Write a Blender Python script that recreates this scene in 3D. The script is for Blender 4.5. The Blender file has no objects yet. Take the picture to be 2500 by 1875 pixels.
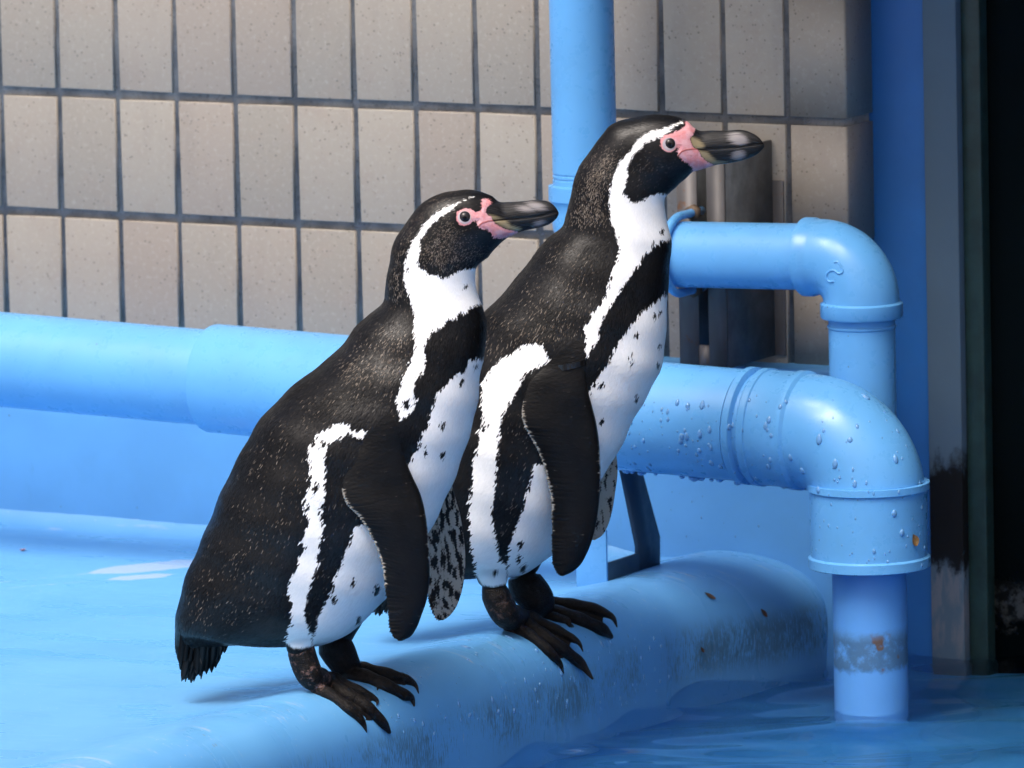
import bpy, bmesh, math, random
import numpy as np
from mathutils import Vector, Matrix
from mathutils.bvhtree import BVHTree

random.seed(7); rng = np.random.default_rng(7)
S = bpy.context.scene
COL = S.collection

# ------------------------------------------------------------------ camera
PSI, PITCH, ROLL, FPX, DIST = 0.4965, 0.1399, 0.0215, 22450.0, 10.51
PW, PH = 2500.0, 1875.0
FW = np.array([-math.sin(PSI)*math.cos(PITCH), math.cos(PSI)*math.cos(PITCH), -math.sin(PITCH)])
R0 = np.array([math.cos(PSI), math.sin(PSI), 0.0])
U0 = np.cross(R0, FW)
RV = R0*math.cos(ROLL) - U0*math.sin(ROLL)
UV = R0*math.sin(ROLL) + U0*math.cos(ROLL)
def ray(x, y): return FW + RV*((x-PW/2)/FPX) - UV*((y-PH/2)/FPX)
CAM = -ray(850, 1690)*DIST
def on_plane(x, y, n, d):
    n = np.array(n, float); v = ray(x, y); return CAM + v*((d-n@CAM)/(n@v))
def on_z(x, y, z): return on_plane(x, y, (0,0,1), z)
def on_y(x, y, yy): return on_plane(x, y, (0,1,0), yy)
def on_x(x, y, xx): return on_plane(x, y, (1,0,0), xx)
def project(P):
    q = np.asarray(P) - CAM; d = q@FW
    return PW/2 + FPX*(q@RV)/d, PH/2 - FPX*(q@UV)/d

cd = bpy.data.cameras.new("camera"); cam = bpy.data.objects.new("camera", cd); COL.objects.link(cam)
cam.matrix_world = Matrix(((RV[0],UV[0],-FW[0],CAM[0]),(RV[1],UV[1],-FW[1],CAM[1]),(RV[2],UV[2],-FW[2],CAM[2]),(0,0,0,1)))
cd.sensor_width = 36; cd.lens = FPX/PW*36; cd.clip_start = 0.1; cd.clip_end = 500
cd.dof.use_dof = True; cd.dof.focus_distance = 10.55; cd.dof.aperture_fstop = 12
S.camera = cam

# ------------------------------------------------------------------ sky, sun, exposure
SUN_DIR = -0.38*R0 + 0.62*np.array([math.sin(PSI), -math.cos(PSI), 0]) + np.array([0,0,1.25])
SUN_DIR = SUN_DIR/np.linalg.norm(SUN_DIR)
w = bpy.data.worlds.new("World"); S.world = w; w.use_nodes = True
nt = w.node_tree; nt.nodes.clear()
sky = nt.nodes.new("ShaderNodeTexSky"); sky.sky_type = 'NISHITA'; sky.sun_disc = False
sky.sun_elevation = math.asin(SUN_DIR[2]); sky.sun_rotation = math.atan2(SUN_DIR[0], SUN_DIR[1])
sky.air_density = 0.6; sky.dust_density = 9.0; sky.ozone_density = 0.2
bg = nt.nodes.new("ShaderNodeBackground"); bg.inputs[1].default_value = 0.125
wo = nt.nodes.new("ShaderNodeOutputWorld")
nt.links.new(sky.outputs[0], bg.inputs[0]); nt.links.new(bg.outputs[0], wo.inputs[0])
sl = bpy.data.lights.new("sun", 'SUN'); sl.energy = 1.5; sl.angle = math.radians(30); sl.color = (1.0, 0.975, 0.94)
so = bpy.data.objects.new("sun", sl); COL.objects.link(so)
so.rotation_euler = Vector(SUN_DIR).to_track_quat('Z', 'Y').to_euler()
S.view_settings.view_transform = 'Standard'; S.view_settings.look = 'None'
S.view_settings.gamma = 1.0; S.view_settings.exposure = 0.40
S.render.engine = 'CYCLES'
S.cycles.max_bounces = 10; S.cycles.transmission_bounces = 8; S.cycles.use_denoising = True

# ------------------------------------------------------------------ helpers
def lin(r, g, b):
    f = lambda c: c/12.92 if c <= .04045 else ((c+.055)/1.055)**2.4
    return (f(r/255), f(g/255), f(b/255), 1)
class NT:
    def __init__(s, name):
        s.m = bpy.data.materials.new(name); s.m.use_nodes = True; s.t = s.m.node_tree
        s.b = s.t.nodes["Principled BSDF"]; s.out = s.t.nodes["Material Output"]
    def n(s, typ, **kw):
        nd = s.t.nodes.new(typ)
        for k, v in kw.items():
            if isinstance(k, str) and k.startswith("i_"):
                key = k[2:]; key = int(key) if key.isdigit() else key
                s.put(nd.inputs[key], v)
            else: setattr(nd, k, v)
        return nd
    def put(s, sock, v):
        if isinstance(v, bpy.types.NodeSocket): s.t.links.new(v, sock)
        elif isinstance(v, bpy.types.Node): s.t.links.new(v.outputs[0], sock)
        else: sock.default_value = v
    def set(s, key, v): s.put(s.b.inputs[key], v)
    def math(s, op, a, b=0.0, c=None, clamp=False):
        nd = s.n("ShaderNodeMath", operation=op, use_clamp=clamp); s.put(nd.inputs[0], a); s.put(nd.inputs[1], b)
        if c is not None: s.put(nd.inputs[2], c)
        return nd.outputs[0]
    def mix(s, f, a, b):
        nd = s.n("ShaderNodeMix", data_type='RGBA'); s.put(nd.inputs[0], f); s.put(nd.inputs[6], a); s.put(nd.inputs[7], b); return nd.outputs[2]
    def ramp(s, v, a, b, lo=0.0, hi=1.0):
        nd = s.n("ShaderNodeMapRange", interpolation_type='SMOOTHSTEP'); s.put(nd.inputs[0], v)
        nd.inputs[1].default_value = a; nd.inputs[2].default_value = b; nd.inputs[3].default_value = lo; nd.inputs[4].default_value = hi
        return nd.outputs[0]
    def coord(s, scale=(1,1,1), src=None, rot=(0,0,0)):
        if src is None:
            src = s.n("ShaderNodeTexCoord").outputs["Object"]
        mp = s.n("ShaderNodeMapping"); s.put(mp.inputs[0], src); mp.inputs[3].default_value = scale; mp.inputs[2].default_value = rot; return mp.outputs[0]
    def noise(s, co, scale, detail=3, rough=.55, dist=0.0):
        nd = s.n("ShaderNodeTexNoise"); s.put(nd.inputs["Vector"], co); nd.inputs["Scale"].default_value = scale
        nd.inputs["Detail"].default_value = detail; nd.inputs["Roughness"].default_value = rough; nd.inputs["Distortion"].default_value = dist
        return nd.outputs["Fac"]
    def voro(s, co, scale, feat='F1', rnd=1.0):
        nd = s.n("ShaderNodeTexVoronoi", feature=feat); s.put(nd.inputs["Vector"], co); nd.inputs["Scale"].default_value = scale
        nd.inputs["Randomness"].default_value = rnd; return nd
    def bump(s, h, strength=.2, dist=.002, normal=None):
        nd = s.n("ShaderNodeBump"); s.put(nd.inputs["Height"], h); nd.inputs["Strength"].default_value = strength; nd.inputs["Distance"].default_value = dist
        if normal is not None: s.put(nd.inputs["Normal"], normal)
        return nd.outputs[0]
    def attr(s, name, out="Fac"):
        return s.n("ShaderNodeAttribute", attribute_name=name).outputs[out]
    def xyz(s, v):
        nd = s.n("ShaderNodeSeparateXYZ"); s.put(nd.inputs[0], v); return nd.outputs

def mesh_np(name, V, F, smooth=True):
    me = bpy.data.meshes.new(name)
    V = np.asarray(V, np.float32); me.vertices.add(len(V)); me.vertices.foreach_set("co", V.ravel())
    if isinstance(F, np.ndarray):
        k = F.shape[1]; me.loops.add(F.size); me.loops.foreach_set("vertex_index", F.astype(np.int32).ravel())
        me.polygons.add(len(F)); me.polygons.foreach_set("loop_start", np.arange(0, F.size, k, dtype=np.int32))
    else:
        tot = [len(f) for f in F]; me.loops.add(sum(tot)); me.loops.foreach_set("vertex_index", np.array([i for f in F for i in f], np.int32))
        me.polygons.add(len(F)); me.polygons.foreach_set("loop_start", np.concatenate(([0], np.cumsum(tot)[:-1])).astype(np.int32))
    me.update(calc_edges=True)
    if smooth: me.polygons.foreach_set("use_smooth", np.ones(len(me.polygons), bool))
    return me
def obj(name, me, mat=None, parent=None):
    o = bpy.data.objects.new(name, me); COL.objects.link(o)
    if mat is not None:
        for m in (mat if isinstance(mat, (list, tuple)) else [mat]): me.materials.append(m)
    if parent is not None: o.parent = parent
    return o
def empty(name, loc, label, cat, group=None):
    o = bpy.data.objects.new(name, None); COL.objects.link(o); o.location = loc; o.empty_display_size = .05
    o["label"] = label; o["category"] = cat
    if group: o["group"] = group
    return o
def tag(o, label, cat, group=None):
    o["label"] = label; o["category"] = cat
    if group: o["group"] = group
    return o
def rel(o, parent):          # parent keeping world place (parents only carry a location)
    o.parent = parent; o.location = Vector(o.location) - Vector(parent.location); return o
class MB:
    def __init__(s): s.v = []; s.f = []
    def add(s, V, F):
        k = len(s.v); s.v += [tuple(map(float, p)) for p in V]; s.f += [tuple(i+k for i in f) for f in F]
    def box(s, a, b, bev=0.0):
        bm = bmesh.new(); bmesh.ops.create_cube(bm, size=1)
        c = [(a[i]+b[i])/2 for i in range(3)]; d = [abs(b[i]-a[i]) for i in range(3)]
        for v in bm.verts: v.co = Vector((v.co[i]*d[i]+c[i] for i in range(3)))
        if bev: bmesh.ops.bevel(bm, geom=bm.edges[:], offset=bev, segments=2, affect='EDGES', profile=.5)
        bm.verts.index_update(); s.add([v.co for v in bm.verts], [[v.index for v in f.verts] for f in bm.faces]); bm.free(); return s
    def build(s, name, mat, parent=None, smooth=False):
        o = obj(name, mesh_np(name, s.v, s.f, smooth), mat)
        if parent is not None: rel(o, parent)
        return o
def catmull(P, n, closed=False):
    P = np.asarray(P, float); seg = np.linalg.norm(np.diff(P, axis=0), axis=1) if P.ndim > 1 else np.abs(np.diff(P))
    t = np.concatenate(([0], np.cumsum(np.maximum(seg, 1e-9)))); return cat_t(t, P, np.linspace(0, t[-1], n))
def cat_t(t, P, q):          # cubic Hermite through (t, P) at q
    P = np.asarray(P, float)
    if P.ndim == 1: P = P[:, None]; flat = True
    else: flat = False
    m = np.zeros_like(P); dt = np.diff(t)[:, None]; sl = np.diff(P, axis=0)/dt
    m[1:-1] = (sl[:-1]*dt[1:] + sl[1:]*dt[:-1])/(dt[:-1]+dt[1:]); m[0] = sl[0]; m[-1] = sl[-1]
    k = np.clip(np.searchsorted(t, q, side='right')-1, 0, len(t)-2); h = (t[k+1]-t[k])[:, None]; u = ((q-t[k])[:, None])/h
    r = (2*u**3-3*u**2+1)*P[k] + (u**3-2*u**2+u)*h*m[k] + (-2*u**3+3*u**2)*P[k+1] + (u**3-u**2)*h*m[k+1]
    return r[:, 0] if flat else r
def sweep(path, radii, segs=48, caps=True):
    """tube along a 3-D path with one radius for each point"""
    P = np.asarray(path, float); n = len(P); T = np.zeros_like(P); T[1:-1] = P[2:]-P[:-2]; T[0] = P[1]-P[0]; T[-1] = P[-1]-P[-2]
    for i in range(n):
        L = np.linalg.norm(T[i]); T[i] = T[i]/L if L > 1e-12 else (T[i-1] if i else np.array([1.,0,0]))
    a = np.array([0,0,1.]) if abs(T[0][2]) < .9 else np.array([0,1.,0])
    N = a - T[0]*(a@T[0]); N /= np.linalg.norm(N); V = []
    th = np.linspace(0, 2*np.pi, segs, endpoint=False)
    for i in range(n):
        N = N - T[i]*(N@T[i]); N /= np.linalg.norm(N); B = np.cross(T[i], N)
        V.append(P[i] + radii[i]*(np.cos(th)[:, None]*N + np.sin(th)[:, None]*B))
    V = np.concatenate(V); F = []
    for i in range(n-1):
        for j in range(segs):
            j2 = (j+1) % segs; F.append((i*segs+j, i*segs+j2, (i+1)*segs+j2, (i+1)*segs+j))
    if caps:
        F.append(tuple(range(segs))[::-1]); F.append(tuple((n-1)*segs+j for j in range(segs)))
    return V, F
def bvh(o):
    me = o.data; M = o.matrix_world if o.parent is None else Matrix.Translation(Vector(o.parent.location)+Vector(o.location))
    return BVHTree.FromPolygons([M@v.co for v in me.vertices], [tuple(p.vertices) for p in me.polygons])
def hit(tree, x, y):
    v = Vector(ray(x, y)).normalized(); r = tree.ray_cast(Vector(CAM), v); return (r[0], r[1]) if r[0] is not None else (None, None)
def edge_split(o, deg=35):
    me = o.data; me.set_sharp_from_angle(angle=math.radians(deg))

# ------------------------------------------------------------------ materials of the setting
def paint(name, col, rough=.38, dirt=.25, bumpy=.12, drip=False):
    m = NT(name); co = m.coord()
    n1 = m.noise(co, 9, 4); n2 = m.noise(co, 60, 4, .6); n3 = m.noise(m.coord((1,1,.25)), 35, 5, .65)
    c = m.mix(m.ramp(n1, .3, .7), tuple(x*.93 for x in col[:3])+(1,), tuple(min(1, x*1.05) for x in col[:3])+(1,))
    c = m.mix(m.math('MULTIPLY', m.ramp(n3, .62, .78), dirt), c, (col[0]*.45+.02, col[1]*.45+.02, col[2]*.4+.02, 1))
    sp = m.voro(co, 55); spm = m.math('MULTIPLY', m.ramp(sp.outputs["Distance"], .07, .05), m.ramp(m.noise(co, 14, 2), .62, .66))
    c = m.mix(m.math('MULTIPLY', spm, .8), c, (.06, .055, .05, 1))
    m.set("Base Color", c); m.set("Roughness", m.ramp(n2, .3, .75, rough-.06, rough+.1))
    m.set("Normal", m.bump(m.math('ADD', m.math('MULTIPLY', n1, 2.0), m.math('MULTIPLY', n2, .25)), bumpy, .004))
    return m.m
BLUE = (.12, .385, .75, 1)
M_pipe = paint("pipe paint", BLUE, .31, .18, .10)
M_wallpaint = paint("wall paint", (.115, .375, .74, 1), .5, .3, .14)
M_post = paint("post paint", (.018, .135, .42, 1), .5, .2, .08)
M_bracket = paint("bracket paint", (.03, .07, .115, 1), .6, .9, .15)

def deck_material():
    m = NT("deck paint"); tc = m.n("ShaderNodeTexCoord").outputs["Object"]; X = m.xyz(tc); co = m.coord(src=tc)
    n1 = m.noise(co, 6, 4); n2 = m.noise(co, 70, 4, .6)
    c = m.mix(m.ramp(n1, .3, .7), (.115, .365, .70, 1), (.135, .405, .74, 1))
    # worn pale patches and thin scuffs on the crest and floor
    sc = m.noise(m.coord((14, 90, 40), tc), 1.0, 4, .6); wear = m.math('MULTIPLY', m.ramp(sc, .60, .72), m.ramp(X[2], -.002, .012))
    c = m.mix(m.math('MULTIPLY', wear, .55), c, (.52, .58, .66, 1))
    fl = m.noise(m.coord((9, 60, 9), tc, (0, 0, .5)), 1.3, 4, .6); c = m.mix(m.math('MULTIPLY', m.ramp(fl, .70, .76), .5), c, (.45, .55, .68, 1))
    # big pale scrape on the floor near the wall
    for (sx0, sy0, sx1, sy1, hw) in ((190,1398,520,1362,.011),(255,1412,420,1398,.006)):
        A_, B_ = on_z(sx0, sy0, 0), on_z(sx1, sy1, 0); dv = (B_-A_)[:2]; Ls = float(np.linalg.norm(dv)); dv = dv/Ls
        sx = m.math('SUBTRACT', X[0], float(A_[0])); sy = m.math('SUBTRACT', X[1], float(A_[1]))
        al_ = m.math('DIVIDE', m.math('ADD', m.math('MULTIPLY', sx, float(dv[0])), m.math('MULTIPLY', sy, float(dv[1]))), Ls)
        ac_ = m.math('ABSOLUTE', m.math('SUBTRACT', m.math('MULTIPLY', sx, float(-dv[1])), m.math('MULTIPLY', sy, float(-dv[0]))))
        env = m.math('MULTIPLY', m.ramp(al_, -.02, .35), m.ramp(al_, 1.05, .8)); nn_ = m.noise(m.coord((60,60,60), tc), 1.0, 4, .6)
        sm_ = m.ramp(m.math('SUBTRACT', m.math('ADD', ac_, m.math('MULTIPLY', m.math('SUBTRACT', nn_, .5), .02)), m.math('MULTIPLY', env, hw*3)), .002, -.004)
        c = m.mix(m.math('MULTIPLY', sm_, .5), c, (.55, .56, .56, 1))
    # fine debris
    db = m.voro(m.coord((40, 110, 40), tc, (0, 0, .5)), 1.0); dm = m.math('MULTIPLY', m.ramp(db.outputs["Distance"], .12, .08), m.ramp(m.noise(co, 5, 2), .56, .62))
    c = m.mix(m.math('MULTIPLY', dm, .6), c, (.17, .13, .10, 1))
    pv = m.voro(m.coord((90, 150, 90), tc), 1.0); pmk = m.math('MULTIPLY', m.ramp(pv.outputs['Distance'], .13, .07), m.ramp(m.noise(co, 9, 3), .48, .58)); c = m.mix(m.math('MULTIPLY', pmk, .45), c, (.62, .70, .76, 1))
    # algae streaks down the pool face, in a band above the water
    st = m.noise(m.coord((50, 480, 85), tc), 1.0, 5, .7); st2 = m.noise(m.coord((3, 9, 6), tc), 1.0, 3, .6)
    band = m.math('MULTIPLY', m.ramp(X[2], -.022, -.055), m.ramp(X[2], -.108, -.075))
    alg = m.math('MULTIPLY', band, m.ramp(m.math('ADD', st, m.math('MULTIPLY', m.math('SUBTRACT', st2, .5), .9)), .44, .62))
    c = m.mix(m.math('MULTIPLY', alg, .7), c, (.05, .095, .09, 1))
    film = m.math('MULTIPLY', m.ramp(X[2], .0, -.06), m.ramp(st2, .35, .65)); c = m.mix(m.math('MULTIPLY', film, .16), c, (.14, .29, .45, 1))
    m.set("Base Color", c)
    wet = m.noise(m.coord((4, 12, 4), tc, (0, 0, .5)), 1.0, 4, .6)
    m.set("Roughness", m.ramp(wet, .45, .62, .42, .24))
    h = m.math('ADD', m.math('MULTIPLY', n1, 1.6), m.math('MULTIPLY', n2, .22)); h = m.math('ADD', h, m.math('MULTIPLY', alg, .35))
    m.set("Normal", m.bump(h, .08, .004)); return m.m
M_deck = deck_material()

def tile_material():
    m = NT("glazed tile"); tc = m.n("ShaderNodeTexCoord").outputs["Object"]
    rnd = m.n("ShaderNodeObjectInfo").outputs["Random"]
    off = m.n("ShaderNodeVectorMath", operation='ADD'); m.put(off.inputs[0], tc)
    cx = m.n("ShaderNodeCombineXYZ"); m.put(cx.inputs[0], m.math('MULTIPLY', rnd, 37)); m.put(cx.inputs[2], m.math('MULTIPLY', rnd, 91)); m.put(off.inputs[1], cx.outputs[0])
    co = off.outputs[0]
    n1 = m.noise(co, 22, 4, .6); n2 = m.noise(co, 160, 3, .6); n3 = m.noise(co, 500, 2, .5)
    hue = m.n('ShaderNodeTexWhiteNoise', noise_dimensions='1D', i_1=m.math('MULTIPLY', rnd, 977)).outputs['Value']
    base = m.mix(rnd, (.295, .268, .230, 1), (.355, .322, .275, 1))
    base = m.mix(m.math('MULTIPLY', m.ramp(hue, .62, 1.0), .5), base, (.30, .248, .212, 1)); stn = m.noise(m.coord((16,16,5), co), 1.0, 4, .6); base = m.mix(m.math('MULTIPLY', m.ramp(stn, .52, .72), .35), base, (.24, .21, .185, 1))
    c = m.mix(m.math('MULTIPLY', m.ramp(n1, .45, .75), .55), base, (.31, .262, .222, 1))
    c = m.mix(m.math('MULTIPLY', m.ramp(n2, .5, .75), .5), c, (.42, .39, .35, 1))
    vo = m.voro(co, 150); pit = m.math('MULTIPLY', m.ramp(vo.outputs["Distance"], .26, .12), m.ramp(m.noise(co, 60, 2), .46, .56))
    c = m.mix(m.math('MULTIPLY', pit, .7), c, (.12, .105, .09, 1))
    m.set("Base Color", c); m.set("Roughness", .5)
    h = m.math('SUBTRACT', m.math('ADD', m.math('MULTIPLY', n1, .6), m.math('MULTIPLY', n3, .12)), m.math('MULTIPLY', pit, .3))
    m.set("Normal", m.bump(h, .4, .002)); return m.m
M_tile = tile_material()
def grout_material():
    m = NT("grout"); co = m.coord(); n1 = m.noise(co, 25, 4); n2 = m.noise(co, 180, 4, .7)
    c = m.mix(m.ramp(n1, .3, .7), (.15, .155, .165, 1), (.30, .30, .30, 1)); c = m.mix(m.math('MULTIPLY', m.ramp(n2, .56, .7), .7), c, (.035, .035, .035, 1))
    m.set("Base Color", c); m.set("Roughness", .85); m.set("Normal", m.bump(n2, .6, .003)); return m.m
M_grout = grout_material()
def steel_material():
    m = NT("galvanised steel"); tc = m.n("ShaderNodeTexCoord").outputs["Object"]; n1 = m.noise(m.coord((20,20,5), tc), 1.5, 4); n2 = m.noise(m.coord(src=tc), 45, 4, .65)
    c = m.mix(m.ramp(n1, .3, .7), (.11, .105, .105, 1), (.18, .17, .168, 1)); c = m.mix(m.math('MULTIPLY', m.ramp(n2, .60, .72), .75), c, (.20, .09, .035, 1))
    m.set("Base Color", c); m.set("Metallic", .35); m.set("Roughness", .55); m.set("Normal", m.bump(n2, .2, .001)); return m.m
M_steel = steel_material()
def simple(name, col, rough=.5, metal=0.0, nscale=40, var=.25, bumpy=.15, spec=.5):
    m = NT(name); co = m.coord(); n = m.noise(co, nscale, 4, .6)
    m.set("Base Color", m.mix(m.ramp(n, .3, .7), tuple(x*(1-var) for x in col[:3])+(1,), tuple(min(1, x*(1+var)) for x in col[:3])+(1,)))
    m.set("Roughness", rough); m.set("Metallic", metal); m.set("Specular IOR Level", spec); m.set("Normal", m.bump(n, bumpy, .002)); return m.m

# ------------------------------------------------------------------ large structure
WATER_Z = -.112
YW = .956                                      # face of the low painted wall
PROF = np.array([(-.16,0),(-.12,.0005),(-.09,.003),(-.06,.0085),(-.03,.0155),(-.005,.0198),(.012,.0200),(.03,.0165),(.045,.0095),(.057,0),(.067,-.014),(.0735,-.032),(.076,-.055),(.076,-.08),(.075,-.112),(.074,-.2),(.074,-.7)])
def rim_shift(y): return np.interp(y, [-.6,-.3,.2,.45,.7,.956], [-.018,-.002,.012,.008,-.010,-.012])
def rim_wide(y): t = np.clip((y-.66)/.29, 0, 1); return 1 + .95*t*t*(3-2*t)
pr = catmull(PROF, 96)
yl = np.concatenate((np.linspace(-5, -1.2, 12), np.linspace(-1.1, YW+.03, 190)))
xl = np.concatenate((np.linspace(-4.0, -1.4, 8), np.linspace(-1.3, -.2, 60)))
V = []; ncol = len(xl)+len(pr)
for y in yl:
    k = rim_wide(y); sh = rim_shift(y); wob = .0010*math.sin(y*13)+.0004*math.sin(y*31+1)
    cove = .016*max(0, (y-(YW-.03))/.03)**2 if y > YW-.03 else 0
    for x in xl: V.append((x, y, cove + .0016*math.sin(x*5+y*3) + .0012*math.sin(y*9-x*4) - .0016))
    for (px, pz) in pr:
        xx = px*k if px > 0 else px
        f = min(1, max(0, (px+.16)/.1)); base = .0016*math.sin(px*5+y*3)*(1-f)
        V.append((xx+sh*f, y, pz + base + wob*f*(1 if pz > -.1 else 0) + cove*(1-f)))
F = np.array([(i*ncol+j, i*ncol+j+1, (i+1)*ncol+j+1, (i+1)*ncol+j) for i in range(len(yl)-1) for j in range(ncol-1)])
deck = obj("pool_deck", mesh_np("pool_deck", V, F), M_deck); deck["kind"] = "structure"
DECK = bvh(deck)

mb = MB(); mb.box((-.05,-5,-.75),(4,1.3,-.21)); mb.box((3.95,-5,-.70),(4.05,1.3,.02)); mb.box((-.05,-5.1,-.70),(3.95,-5,.02))
basin = mb.build("pool_basin", paint("basin paint", (.07,.42,.97,1), .5, .1, .1)); basin["kind"] = "structure"
mb = MB(); mb.box((-60,-60,-.95),(60,60,-.80)); g = mb.build("ground", simple("pavement", (.30,.29,.27,1), .85, nscale=3)); g["kind"] = "structure"

# water: a rippled sheet
xs = np.concatenate((np.linspace(.02,.8,150), np.linspace(.83,3.95,60))); ys = np.concatenate((np.linspace(-4.95,-.75,60), np.linspace(-.7,1.058,300)))
gx, gy = np.meshgrid(xs, ys); z = np.zeros_like(gx)
a = gx*R0[0]+gy*R0[1]; d_ = -gx*math.sin(PSI)+gy*math.cos(PSI)
for k in range(40):
    lam = rng.uniform(.055,.34); ang = rng.normal(0,.42); ph = rng.uniform(0,6.28); q = 2*math.pi/lam
    z += rng.uniform(.3,1)*.0019*(lam/.22)*np.sin(q*(d_*math.cos(ang)+a*math.sin(ang)*.8)+ph + .8*np.sin(3*a+ph*2))
V = np.stack((gx.ravel(), gy.ravel(), WATER_Z+z.ravel()), 1); nx = len(xs)
F = np.array([(i*nx+j, i*nx+j+1, (i+1)*nx+j+1, (i+1)*nx+j) for i in range(len(ys)-1) for j in range(nx-1)])
m = NT("pool water")
nrm = m.bump(m.noise(m.coord((9,26,9), rot=(0,0,PSI)), 1.0, 2, .5), .06, .01)
m.set("Base Color", (.95,.99,1,1)); m.set("Roughness", .015); m.set("IOR", 1.333); m.set("Transmission Weight", 1.0); m.set("Normal", nrm)
water = obj("water", mesh_np("water", V, F), m.m); water["kind"] = "structure"

# ------------------------------------------------------------------ walls
X0, PWT, Z0, PHT = -.9651, .0868, .5524, .1553
GX, GZ, YT, DEPTH = .0040, .0055, .99, .0050    # half joints, tile face, joint depth
XC = .1574                                       # outer corner
tw = empty("tiled_wall", (-.8, 1.05, 0), "wall of upright beige rectangular tiles behind the pipes", "wall")
mb = MB(); mb.box((-2.3, YT+DEPTH, .24), (XC-DEPTH, 1.35, 1.6)); mb.build("grout_bed", M_grout, tw)
def tile_mesh(name, wd, ht, dp, seed):
    r = random.Random(seed); j = lambda: r.uniform(-.0007, .0007)
    b = .0011; V = []
    cs = [(-wd/2+j(), -ht/2+j()), (wd/2+j(), -ht/2+j()), (wd/2+j(), ht/2+j()), (-wd/2+j(), ht/2+j())]
    for (x, z) in cs: V.append((x, dp, z))
    for (x, z) in cs: V.append((x, .0016, z))
    for (x, z) in cs: V.append((x-math.copysign(b*.45, x), .0004, z-math.copysign(b*.45, z)))
    for (x, z) in cs: V.append((x-math.copysign(b*1.5, x), 0, z-math.copysign(b*1.5, z)))
    F = [(12,13,14,15)]
    for a in (0,4,8):
        for i in range(4): F.append((a+i, a+(i+1)%4, a+4+(i+1)%4, a+4+i))
    return mesh_np(name, V, F, False)
tms = []
for k in range(8):
    me = tile_mesh("tile", PWT-2*GX, PHT-2*GZ, DEPTH+.004, k); me.materials.append(M_tile); tms.append(me)
for row in range(-1, 7):
    zc = Z0 - PHT/2 + row*PHT - PHT*1.0*0
    for i in range(-14, 12):
        o = bpy.data.objects.new("tile", random.choice(tms)); COL.objects.link(o); o.parent = tw
        o.location = Vector((X0+(i+.5)*PWT, YT+random.uniform(-.0006,.0008), zc)) - Vector(tw.location)
        o.rotation_euler = (random.uniform(-.004,.004), random.uniform(-.003,.003), random.uniform(-.006,.006))
    # corner tile, L shaped
    x0 = X0+12*PWT+GX; x1 = XC; y1 = 1.062; h0, h1 = zc-PHT/2+GZ, zc+PHT/2-GZ
    pl = [(x0,YT+DEPTH+.003),(x0,YT+.001),(x0+.0015,YT),(x1-.003,YT),(x1-.0008,YT+.0008),(x1,YT+.003),(x1,y1),(x1-.012,y1),(x1-.012,YT+DEPTH+.003)]
    mbq = MB(); n = len(pl); mbq.add([(x,y,h0) for x,y in pl]+[(x,y,h1) for x,y in pl], [tuple(range(n))[::-1], tuple(range(n,2*n))]+[(i,(i+1)%n,n+(i+1)%n,n+i) for i in range(n)])
    o = mbq.build("tile", M_tile, tw)
# low painted wall with its ledge and cove
lw = None
prof = [(YW+.05,.252),(YW+.006,.2525),(YW+.0012,.250),(YW,.246),(YW,.16),(YW,.08),(YW,-.01),(YW,-.7),(YW+.05,-.7)]
nxp = 70; V = []; xsw = np.linspace(-2.3,.151,nxp)
for x in xsw:
    for (y, z) in prof: V.append((x, y+ (.0012*math.sin(x*11+z*20)+.0008*math.sin(x*27-z*31)) if y < YW+.003 else y, z))
n = len(prof); F = [(i*n+j,(i+1)*n+j,(i+1)*n+(j+1)%n,i*n+(j+1)%n) for i in range(nxp-1) for j in range(n)]+[tuple((nxp-1)*n+j for j in range(n))]
mb = MB(); mb.add(V, F)
lw = mb.build("painted_wall", M_wallpaint, None, True); edge_split(lw, 40); tag(lw, "low blue painted wall under the big horizontal pipe", "wall")
# right: blue post, grey frame, green gasket, dark window
YB = 1.066
xp = [XC+.0005]+[float(on_y(x, 278, YB)[0]) for x in (2262, 2345, 2392)]
post = MB().box((XC-.03, YB-.004, -.7), (xp[1], YB+.12, 1.6), .002).build("blue_post", M_post); tag(post, "tall dark blue post between the tiles and the grey frame", "post")
vw = empty("viewing_window", (xp[2], YB, -.1), "dark viewing window in a grey frame at the pool edge", "window")
FZ = [float(on_y(2305, q, YB-.01)[2]) for q in (1090,1165,1385,1420,1560)]
def frame_material():
    m = NT("grey frame"); tc = m.n("ShaderNodeTexCoord").outputs["Object"]; X = m.xyz(tc); n1 = m.noise(m.coord((1,1,.6), tc), 60, 5, .65); n2 = m.noise(m.coord((120,120,25), tc), 1.0, 4, .6)
    c = m.mix(m.noise(m.coord(src=tc), 12, 3), (.075,.125,.18,1), (.09,.145,.205,1))
    # dark rot above the waterline, pale scale below it
    q = m.math('ADD', X[2], m.math('MULTIPLY', m.math('SUBTRACT', n1, .5), .10))
    dk = m.math('MULTIPLY', m.ramp(q, FZ[0], FZ[1]), m.ramp(q, FZ[2]-.012, FZ[2]+.012)); c = m.mix(dk, c, (.007,.008,.010,1))
    pl = m.math('MULTIPLY', m.math('MULTIPLY', m.ramp(q, FZ[2]+.005, FZ[2]-.015), m.ramp(q, FZ[4]-.02, FZ[4]+.01)), m.ramp(n2, .4, .6)); c = m.mix(m.math('MULTIPLY', pl, .5), c, (.20,.20,.23,1))
    m.set("Base Color", c); m.set("Roughness", .6); m.set("Specular IOR Level", .2); m.set("Normal", m.bump(n1, .25, .003)); return m.m
rel(MB().box((xp[1]+.0008, YB-.010, -.7), (xp[2], YB+.06, 1.6), .0015).build("frame", frame_material()), vw)
rel(MB().box((xp[2]+.0006, YB+.002, -.7), (xp[3], YB+.05, 1.6), .002).build("gasket", simple("green rubber", (.012,.035,.036,1), .45)), vw)
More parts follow.
